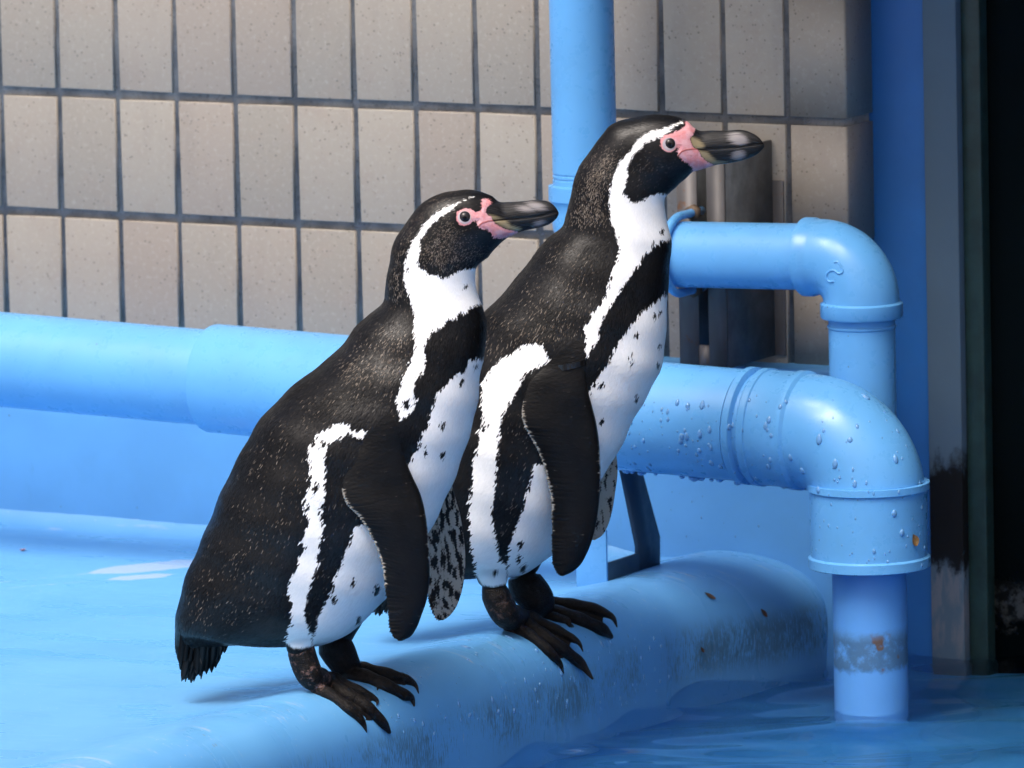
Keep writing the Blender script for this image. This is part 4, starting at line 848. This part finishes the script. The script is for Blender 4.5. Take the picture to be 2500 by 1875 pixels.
Z1 = lambda l: zc(l, 850, 420, 3.687)
Z2 = lambda l: zc(l, 1300, 240, 3.687)
Z3 = lambda l: zc(l, 400, 850, 2.765)
Z4 = lambda l: zc(l, 1100, 700, 2.212)
Z5 = lambda l: zc(l, 400, 1350, 2.765)
Z6 = lambda l: zc(l, 1100, 1300, 3.687)
def zr(l, ox, oy, s): return [(x/s+ox, y/s+oy, r) for x, y, r in l]
Z5r = lambda l: zr(l, 400, 1350, 2.765)
Z6r = lambda l: zr(l, 1100, 1300, 3.687)
PXL, PXR = .000469, .000486
left = dict(seed=3, nape=0, px=PXL, o=(.002,-.06,0), label="nearer penguin on the left with brown flecked head, standing on the blue rim",
 stations=[(447,1640,492,1636,4),(438,1618,520,1606,11),(429,1585,552,1577,26),(426,1553,606,1571,60),(428,1520,658,1572,110),(435,1480,720,1573,140),(448,1425,790,1569,165),(466,1378,845,1549,180),(485,1335,890,1511,190),(508,1280,940,1459,200),(530,1225,1000,1378,207),(553,1172,1047,1302,211),(577,1125,1085,1225,211),(602,1078,1116,1154,208),(635,1027,1138,1089,204),(675,984,1156,1031,196),(725,937,1167,977,184),(780,893,1174,915,168),(830,850,1182,865,149),(869,800,1189,818,131),(905,768,1187,786,117),(934,738,1176,752,105),(942,705,1166,718,97),(946,672,1161,690,93),(952,637,1160,670,90),(958,607,1161,659,88),(969,580,1164,651,86),(986,553,1169,644,83),(1005,526,1176,638,80),(1029,499,1184,632,77),(1056,481,1193,625,74),(1086,470,1201,615,71),(1116,466,1209,606,67),(1143,464,1217,598,61),(1162,466,1224,591,55),(1186,473,1233,584,47),(1203,481,1242,578,40),(1216,491,1252,574,34),(1243,493,1273,565,27),(1279,491,1300,559,23),(1311,488,1322,554,20),(1338,492,1342,547,16),(1352,501,1354,538,11),(1360,511,1361,530,6),(1364,519,1364,523,2)],
 white=[Z1([(1130,225),(1000,270),(900,310),(820,350),(740,410),(680,470),(640,540),(600,590),(570,650),(540,720),(520,780),(505,860),(500,950),(520,1060),(560,1130),(570,1200),(590,1290),(600,1380),(575,1430),(600,1500),(602,1580)])+Z3([(1660,110),(1610,190),(1590,270),(1560,370),(1590,450),(1600,500),(1640,460),(1690,420),(1700,350),(1680,290),(1700,200),(1760,160),(1770,80)])+Z1([(690,1580),(710,1500),(760,1440),(850,1400),(880,1340),(960,1320),(1040,1280),(1100,1220),(1185,1190),(1300,1190),(1300,880),(1150,870),(1060,880),(1000,890),(930,930),(850,965),(800,930),(720,920),(690,880),(640,870),(620,810),(640,760),(650,700),(640,640),(650,600),(690,560),(720,500),(780,450),(840,400),(900,360),(960,320),(1010,270),(1080,240)]),
        Z3([(2260,60),(2060,80),(2040,150),(1960,190),(1880,280),(1840,300),(1820,400),(1790,460),(1780,530),(1730,600),(1720,680),(1680,720),(1650,790),(1600,900),(1500,1080),(1400,1190),(1280,1200),(1280,1270),(1230,1370)])+Z5([(1200,90),(1140,180),(1150,220),(1100,320),(1050,420),(1030,510),(1000,600),(1000,720),(1700,720),(2300,-200)]),
        Z3([(1370,560),(1270,560),(1240,510),(1150,505),(1110,540),(1040,580),(1000,630),(970,700),(980,780),(990,860),(990,930),(950,990),(940,1080),(970,1150),(990,1180),(940,1260),(920,1310),(970,1340),(910,1410)])+Z5([(900,80),(860,170),(835,240),(860,320),(860,400),(860,480),(825,530),(828,610),(870,642),(930,645),(1000,630),(995,540),(960,450),(950,370),(980,280),(1000,180),(1030,100)])+Z3([(1050,1350),(1080,1200),(1050,1150),(1080,1050),(1090,900),(1090,800),(1090,720),(1120,650),(1180,610),(1250,580),(1310,610),(1360,590)])],
 spots=[(x,y,r) for (x,y),r in zip(Z3([(2010,230),(1880,525),(1770,710),(1885,720),(1075,650),(1025,945),(970,1075),(1005,655),(2110,130),(1640,380)])+Z5([(1280,200),(1435,245),(1150,315),(1315,455)])+Z1([(1055,1040),(535,880),(1000,1290)]), [6,6.5,6.5,6.5,7,9,7,5,4,9,7,9,8,7,4,4,5])],
 pink=Z1([(975,400),(990,360),(1040,325),(1090,330),(1140,345),(1160,375),(1190,350),(1205,300),(1200,250),(1230,238),(1290,255),(1290,290),(1250,320),(1240,360),(1260,390),(1290,395),(1300,430),(1330,465),(1400,505),(1450,520),(1520,532),(1570,532),(1480,575),(1390,595),(1310,595),(1290,550),(1250,520),(1200,510),(1160,490),(1160,450),(1170,440),(1130,440),(1090,470),(1040,485),(1000,470),(980,430)]),
 bill=Z1([(1352,262),(1290,290),(1250,320),(1240,360),(1260,390),(1290,395),(1300,430),(1330,465),(1400,505),(1450,520),(1520,532),(1600,600),(2000,600),(2000,180),(1360,180)]),
 yellow=Z1([(1270,385),(1330,400),(1410,430),(1470,480),(1560,510),(1540,530),(1440,515),(1350,470),(1290,430)]),
 pale=[(*Z1([(1690,305)])[0],30,12,.25),(*Z1([(1720,465)])[0],20,10,-.3),(*Z1([(1600,330)])[0],30,10,.1)],
 gape=Z1([(1165,495),(1200,460),(1260,440),(1300,437),(1450,425),(1600,415),(1750,392),(1850,362),(1900,350)]), eye=Z1([(1047,407)])[0], eye_r=13.5,
 fleck=[(Z1([(1000,160),(760,225),(500,480),(380,700),(330,1060),(300,1200),(560,1180),(500,1000),(500,850),(560,650),(680,460),(900,300)]),1.0,60),(Z1([(900,380),(660,600),(620,850),(850,960),(1150,860),(1300,700),(1050,560)]),.92,70),([(930,740),(840,850),(600,1080),(450,1440),(440,1560),(560,1560),(700,1450),(820,1100),(870,1000),(1000,960),(1010,800)],.34,80),([(900,780),(840,850),(800,930),(900,960),(1010,930),(1010,810)],.72,50),([(800,950),(880,1010),(980,1020),(1000,930)],.45,50),([(860,1080),(790,1250),(740,1560),(900,1300)],.30,40)],
 cuff_near=[(680,1440,810,1440,40,.030),(684,1510,800,1510,44,.040),(692,1550,782,1556,42,.045),(698,1576,764,1578,36,.05),(703,1592,756,1594,30,.05),(712,1599,748,1600,16,.05)],
 cuff_far=[(760,1440,900,1440,55,.045),(775,1510,890,1510,50,.05),(785,1545,868,1548,44,.05),(795,1562,858,1564,34,.05),(805,1570,848,1572,16,.05)],
 flippers=[dict(side=1, lr=[(905,990,962,985),(885,1025,968,1005),(868,1065,974,1052),(852,1110,981,1099),(837,1157,995,1136),(835,1197,1009,1168),(848,1230,1026,1205),(874,1257,1038,1251),(896,1287,1045,1302),(917,1328,1048,1356),(933,1371,1049,1403),(940,1420,1046,1440),(946,1466,1040,1472),(950,1502,1030,1500),(954,1538,1016,1535),(966,1558,1000,1556),(976,1563,986,1562)],
    lift=[-.034,-.024,-.010,-.001,.003,.006,.007,.008,.008,.009,.009,.010,.010,.010,.010,.010,.010], th=[.016,.016,.014,.0115,.0095,.0082,.0075,.007,.0066,.006,.0056,.005,.0045,.004,.0034,.0026,.001]),
  dict(side=-1, mottle=1.0, lr=[(1010,1080,1080,1080),(1012,1150,1096,1150),(1020,1200,1108,1202),(1028,1250,1122,1252),(1036,1310,1132,1311),(1042,1360,1136,1358),(1044,1413,1133,1413),(1047,1456,1124,1456),(1056,1491,1108,1491),(1066,1508,1092,1508),(1074,1514,1082,1514)], w=[-.085,-.10,-.104,-.106,-.107,-.108,-.108,-.108,-.108,-.108,-.108], th=[.010,.009,.008,.007,.006,.0055,.005,.0045,.0036,.0025,.001])],
 tail_base=[(446,1568),(545,1566)], tail_tips=[(437,1604),(440,1626),(444,1650),(449,1664),(458,1670),(467,1668),(476,1666),(486,1663),(494,1654),(503,1648),(512,1644),(521,1638),(529,1620),(537,1606),(546,1592)],
 feet=[dict(w=.05, wlim=(.0,.105), pink=1.0, leg=Z5r([(905,560,31),(925,650,31),(950,740,29),(985,820,27)]), toes=[Z5r([(1040,910,19),(1150,975,14),(1250,1055,13),(1320,1115,11),(1352,1165,6),(1370,1215,1.6)]),Z5r([(1090,865,20),(1220,945,16),(1350,1025,15.5),(1440,1105,14),(1495,1170,10),(1528,1218,4)]),Z5r([(1150,855,17),(1260,905,12),(1345,940,11),(1400,970,8.5),(1440,1000,5),(1436,1032,1.6)])]),
       dict(w=-.045, wlim=(-.105,.01), pink=.15, leg=Z5r([(1120,560,40),(1150,620,40),(1190,690,36),(1215,735,32)]), toes=[Z5r([(1260,765,19),(1400,795,16),(1530,825,15),(1640,858,12),(1695,890,6.5),(1722,955,1.6)]),Z5r([(1250,800,20),(1400,850,17),(1530,908,15),(1620,955,14),(1675,985,8),(1692,1040,2)]),Z5r([(1240,820,14),(1340,850,11),(1410,872,9),(1440,895,4.5),(1440,930,1.6)])])])
right = dict(seed=5, nape=1, px=PXR, o=(.004,.36,0), label="farther penguin on the right with black ring on its flipper, standing near the pipe elbow",
 stations=[(918,1484,958,1476,4),(908,1465,985,1452,11),(900,1435,1020,1424,26),(896,1405,1062,1412,60),(900,1372,1112,1408,110),(915,1325,1175,1406,138),(935,1265,1240,1404,160),(960,1205,1295,1390,175),(985,1150,1346,1354,186),(1010,1095,1390,1300,194),(1035,1045,1432,1230,200),(1055,1000,1470,1160,203),(1078,955,1507,1105,203),(1100,910,1552,1014,200),(1125,860,1592,945,195),(1152,812,1616,890,187),(1185,764,1625,835,176),(1211,737,1627,780,166),(1243,702,1629,730,152),(1276,659,1631,680,138),(1311,613,1635,640,124),(1340,580,1637,608,112),(1373,552,1636,578,103),(1384,522,1631,550,97),(1392,484,1625,515,92),(1400,446,1622,492,89),(1408,424,1624,481,87),(1419,400,1629,475,84),(1436,376,1636,469,81),(1455,351,1644,462,78),(1474,327,1653,454,76),(1490,308,1660,447,73),(1512,296,1667,441,71),(1539,289,1674,435,69),(1571,283,1681,428,65),(1604,281,1687,422,60),(1634,283,1693,418,54),(1661,289,1700,416,47),(1680,298,1708,414,41),(1693,311,1718,411,36),(1708,319,1728,408,31),(1734,319,1746,403,26),(1775,319,1776,399,22),(1810,317,1810,392,19),(1832,323,1836,383,15),(1851,334,1853,373,10),(1862,347,1863,362,5),(1866,354,1866,358,2)],
 white=[Z2([(1350,205),(1290,230),(1230,255),(1150,280),(1060,300),(980,350),(930,400),(890,460),(850,510),(800,550),(770,610),(740,680),(720,750),(700,820),(690,900),(690,980),(700,1060),(710,1130),(740,1180),(750,1230),(770,1290),(790,1370),(770,1440),(740,1500),(710,1580)])+Z4([(830,60),(800,110),(770,140),(740,200),(720,230),(730,280),(730,330),(735,390),(760,340),(800,290),(810,200),(860,110),(900,60)])+Z2([(850,1650),(900,1570),(960,1500),(990,1440),(1050,1390),(1100,1330),(1180,1290),(1250,1270),(1400,1260),(1400,870),(1200,870),(1130,850),(1080,880),(1000,910),(950,940),(900,940),(850,890),(820,860),(840,780),(860,700),(850,640),(870,580),(900,520),(960,470),(1020,400),(1100,370),(1170,340),(1230,300),(1300,250),(1350,225)]),
        Z4([(1300,20),(1150,50),(1100,90),(1030,140),(960,230),(910,300),(880,350),(850,420),(800,480),(760,550),(745,580),(730,650),(650,850),(520,960),(450,960),(440,1040),(410,1130),(390,1210),(340,1330),(320,1400),(310,1480),(305,1560),(310,1650),(800,1650),(1300,800)]),
        Z4([(530,395),(500,320),(450,310),(400,310),(350,345),(270,400),(200,460),(165,540),(165,640),(175,700),(150,790),(150,860),(120,940),(120,1040),(110,1130),(100,1210),(105,1310),(110,1400),(130,1500),(145,1570),(170,1612),(230,1622),(305,1604),(304,1520),(270,1480),(250,1380),(230,1280),(225,1230),(240,1130),(240,1000),(260,890),(265,760),(280,700),(320,630),(350,590),(385,500),(400,470),(470,440),(530,410)])],
 spots=[(x,y,r) for (x,y),r in zip(Z4([(1005,265),(1130,320),(975,370),(980,410),(1120,425),(815,535),(1005,605),(815,735),(1100,165),(1130,145),(380,1395),(370,1470),(395,1520),(240,1545),(180,765)])+Z2([(1165,1205),(1155,1300),(1085,1320)]), [6,5,5,5,4.5,6,6,6,4,4,7,7,7,6,7,5,5,5])],
 pink=Z2([(1150,410),(1160,360),(1190,330),(1240,320),(1290,300),(1340,275),(1375,250),(1370,215),(1420,190),(1480,240),(1462,290),(1450,330),(1420,360),(1430,400),(1450,440),(1480,455),(1500,470),(1520,520),(1560,560),(1620,590),(1640,600),(1600,680),(1440,690),(1435,620),(1400,590),(1350,560),(1310,510),(1300,480),(1320,440),(1300,440),(1270,470),(1220,485),(1170,460)]),
 bill=Z2([(1475,255),(1450,330),(1420,360),(1430,400),(1450,440),(1480,455),(1500,470),(1520,520),(1560,560),(1620,590),(1640,600),(1700,720),(2300,720),(2300,150),(1475,200)]),
 yellow=Z2([(1415,335),(1500,375),(1550,430),(1510,470),(1570,480),(1660,565),(1760,575),(1620,600),(1540,550),(1490,490),(1430,430)]),
 pale=[(*Z2([(1850,368)])[0],30,17,.3),(*Z2([(1855,512)])[0],22,14,-.2)],
 gape=Z2([(1310,515),(1340,480),(1380,462),(1430,456),(1560,460),(1700,452),(1850,438),(1980,420),(2090,402)]), eye=Z2([(1230,413)])[0], eye_r=12.8,
 fleck=[(Z2([(700,400),(500,500),(400,700),(330,950),(250,1200),(620,1200),(680,1050),(680,850),(740,650),(800,520)]),1.0,60),(Z2([(1020,430),(870,600),(840,860),(1100,860),(1300,650)]),.45,70),([(1370,560),(1190,770),(1130,900),(1320,860),(1440,840),(1480,700),(1420,600)],.50,60),([(1240,900),(1150,1200),(1200,1390),(1330,1130),(1300,960)],.38,40)],
 cuff_near=[(1140,1280,1270,1280,40,.030),(1143,1340,1268,1345,46,.040),(1152,1380,1252,1390,43,.046),(1162,1408,1240,1414,38,.05),(1172,1427,1233,1430,31,.05),(1185,1436,1222,1438,16,.05)],
 cuff_far=[(1220,1290,1340,1290,55,.045),(1230,1350,1330,1350,50,.05),(1240,1385,1315,1388,42,.05),(1250,1400,1305,1402,32,.05),(1262,1408,1295,1410,16,.05)],
 flippers=[dict(side=1, lr=[(1365,800,1428,800),(1350,835,1430,832),(1330,868,1428,862),(1318,893,1427,886),(1294,921,1429,921),(1283,953,1437,960),(1275,994,1446,994),(1277,1027,1455,1030),(1295,1064,1462,1075),(1317,1104,1465,1116),(1333,1152,1466,1161),(1345,1202,1464,1211),(1349,1256,1459,1256),(1349,1310,1448,1310),(1350,1351,1433,1351),(1352,1378,1416,1380),(1360,1396,1396,1397),(1370,1405,1378,1405)],
    lift=[-.036,-.024,-.012,-.004,.002,.005,.006,.007,.008,.008,.009,.009,.010,.010,.010,.010,.010,.010], th=[.017,.017,.0165,.014,.0125,.011,.0098,.0085,.0078,.007,.0064,.0058,.0052,.0046,.0042,.0036,.0026,.001]),
  dict(side=-1, mottle=1.12, lr=[(1400,1000,1480,1000),(1405,1060,1496,1060),(1410,1110,1505,1110),(1414,1150,1508,1150),(1418,1201,1502,1201),(1420,1249,1494,1249),(1422,1283,1484,1283),(1428,1305,1470,1307),(1436,1318,1452,1319)], w=[-.085,-.095,-.10,-.102,-.103,-.104,-.104,-.104,-.104], th=[.010,.009,.008,.007,.006,.005,.004,.003,.001])],
 tail_base=[(915,1440),(1010,1430)], tail_tips=[(908,1480),(914,1494),(922,1500),(932,1502),(944,1496),(956,1490),(970,1480),(985,1470)],
 feet=[dict(w=.05, wlim=(.0,.105), pink=.55, leg=Z6r([(375,420,32),(395,520,32),(430,620,30),(485,720,28)]), toes=[Z6r([(550,840,20),(700,920,14),(820,1010,13),(925,1115,12),(990,1195,6),(1020,1275,1.6)]),Z6r([(610,770,20),(760,880,17),(920,990,16),(1060,1090,15),(1180,1190,12),(1285,1325,2.2)]),Z6r([(690,760,17),(850,830,13),(980,890,12),(1090,950,10),(1160,1000,5),(1195,1080,1.6)])]),
       dict(w=-.045, wlim=(-.105,.01), pink=.1, leg=Z6r([(620,380,42),(660,460,42),(720,530,38),(760,580,33)]), toes=[Z6r([(860,630,17),(1050,650,16),(1230,675,15),(1380,722,12),(1460,765,6.5),(1502,860,1.6)]),Z6r([(830,690,20),(1050,745,17),(1250,820,16),(1380,885,15),(1455,945,4)]),Z6r([(800,715,15),(950,770,12),(1050,800,10),(1075,850,3)])])])
pgL, frL, _ = make_penguin(left)
pgR, frR, spR = make_penguin(right)
# ring on the farther bird's flipper
k = 3; a, b, c, d = right["flippers"][0]["lr"][k]; wk = spR["wc"][k]; ctr = (frR.at(a, b, wk)+frR.at(c, d, wk))/2; hw = np.linalg.norm(frR.at(a, b, wk)-frR.at(c, d, wk))/2
th = np.linspace(0, 2*np.pi, 48, endpoint=False); V = []; F = []
for i, t in enumerate(th):
    for dz_, e in ((.0035,.001),(-.0035,.001),(-.0035,.0022),(.0035,.0022)):
        V.append(ctr + R0*math.cos(t)*(hw*.62+e) + R0*hw*.36 + WV*math.sin(t)*(.0165+e) + np.array([0,0,dz_ + (.0035*math.cos(t))]))
for i in range(48):
    for j in range(4): F.append((i*4+j, ((i+1)%48)*4+j, ((i+1)%48)*4+(j+1)%4, i*4+(j+1)%4))
ring = obj("flipper_ring", mesh_np("flipper_ring", V, F), simple("black plastic", (.012,.012,.013,1), .3)); ring.parent = pgR; ring.location = -Vector(pgR.location); edge_split(ring, 40)
# ------------------------------------------------------------------ small details
def leaf(name_mat, tree, x, y, ln, wd, ang, label, lift=.0012, curl=.25):
    p, n_ = hit(tree, x, y)
    if p is None: return
    n_ = n_.normalized()
    if n_.dot(Vector(CAM)-p) < 0: n_ = -n_
    t = Vector((0,0,1)) - n_*n_.z
    if t.length < .1: t = Vector(R0) - n_*n_.dot(Vector(R0))
    t.normalize(); b = n_.cross(t); d = t*math.cos(ang)+b*math.sin(ang); e = n_.cross(d); V = []; F = []; N = 9
    for i in range(N):
        u = i/(N-1); hw = wd*math.sin(math.pi*min(1, u*1.02+.02))**.8*(1-.3*u)
        c = d*(u-.5)*ln + n_*(lift + curl*ln*((u-.5)**2))
        for s in (-1,-.5,0,.5,1): V.append(c + e*hw*s + n_*(abs(s)*hw*.35))
    k = len(V); V += [v - n_*.0005 for v in V]
    for i in range(N-1):
        for j in range(4):
            a = i*5+j; F.append((a,a+1,a+6,a+5)); F.append((k+a,k+a+5,k+a+6,k+a+1))
    o = obj("fallen_leaf", mesh_np("fallen_leaf", V, F), name_mat); o.location = p; return tag(o, label, "leaf", "dry leaf scraps")
ML1 = simple("tan leaf", (.34,.19,.07,1), .6, nscale=200); ML2 = simple("brown leaf", (.10,.055,.03,1), .6, nscale=200); ML3 = simple("pink petal", (.45,.22,.22,1), .6, nscale=200)
TE = bvh(elb); TL = bvh(low); TWALL = bvh(lw)
pipes_l = [o for o in bp.children if o.name.startswith("pipe")]
TP = bvh(pipes_l[0]); TP2 = bvh(pipes_l[1])
leaf(ML1, TE, 2231, 1318, .016, .0065, .4, "triangular tan leaf scrap stuck on the elbow of the thick pipe")
leaf(ML2, DECK, 1731, 1457, .016, .004, .7, "dark leaf scrap on the rim crest beyond the farther penguin", curl=.4)
leaf(ML2, DECK, 1863, 1497, .013, .0035, .5, "brown leaf scrap on the algae stained end of the rim")
leaf(ML2, TL, 2101, 1466, .017, .0032, -.4, "dark leaf scrap on the upright outlet pipe above the water")
leaf(ML1, TP, 346, 779, .013, .0055, .1, "tan leaf standing on top of the thick pipe at the left", lift=.004)
leaf(ML2, DECK, 1713, 1586, .009, .0022, .6, "tiny leaf scrap low on the rim face near the water")
leaf(ML3, DECK, 57, 1345, .012, .004, 1.2, "pinkish petal on the deck at the far left")
# water drops clinging to the pipes and rim: countless, one object
m = NT("water drop"); m.set("Base Color", (.20,.47,.84,1)); m.set("Roughness", .04); m.set("IOR", 1.33); m.set("Transmission Weight", .35); m.set("Coat Weight", .5); m.set("Coat Roughness", .02)
bm = bmesh.new(); bmesh.ops.create_icosphere(bm, subdivisions=2, radius=1); bm.verts.index_update()
SV = np.array([tuple(v.co) for v in bm.verts]); SF = [tuple(v.index for v in f.verts) for f in bm.faces]; bm.free()
dV = []; dF = []
def drop(p, n_, r, lng):
    n_ = n_.normalized(); t = Vector((0,0,-1)); t = t - n_*n_.dot(t)
    if t.length < .15: t = Vector(R0) - n_*n_.dot(Vector(R0))
    t.normalize(); b = n_.cross(t); k = len(dV)
    for v in SV:
        fall = 1-.35*max(0, -v[0]); dV.append(tuple(p + t*(v[0]*r*lng) + b*(v[1]*r*fall) + n_*(v[2]*r*.55)))
    dF.extend(tuple(i+k for i in f) for f in SF)
rd_ = random.Random(11)
def scatter(tree, boxpx, n, r0, r1, lng=(1,1.8), water=True):
    x0, y0, x1, y1 = boxpx
    for _ in range(n):
        p, n_ = hit(tree, rd_.uniform(x0, x1), rd_.uniform(y0, y1))
        if p is None or (water and p.z < WATER_Z+.01): continue
        if n_.dot(Vector(CAM)-p) < 0: n_ = -n_
        r = r0+(r1-r0)*rd_.random()**3; drop(p, n_, r, rd_.uniform(*lng))
scatter(TE, (1780,950,2260,1390), 130, .0011, .0040); scatter(TP2, (1520,980,1780,1150), 80, .0010, .0036)
scatter(DECK, (1120,1540,1640,1760), 110, .0009, .0030, (1.2,2.4)); scatter(DECK, (880,1630,1150,1800), 40, .0008, .0026, (1.2,2.2)); scatter(TWALL, (1560,1160,1980,1340), 16, .0006, .0014)
# drops hanging under the thick pipe
for i in range(26):
    x = rd_.uniform(axis(-.02)[0], xcol+.09); c = axis(x); r = rd_.uniform(.0018,.0038); p = Vector((x, YP-rd_.uniform(-.004,.012), c[2]-rB-.0008)); k = len(dV)
    for v in SV: dV.append((p.x+v[0]*r*1.5, p.y+v[1]*r, p.z+v[2]*r*(.8 if v[2] > 0 else 1.1)))
    dF.extend(tuple(q+k for q in f) for f in SF)
wd_ = obj("water_drops", mesh_np("water_drops", dV, dF), m.m); wd_["kind"] = "stuff"; wd_["label"] = "clear water drops clinging to the blue pipes and rim"; wd_["category"] = "drops"
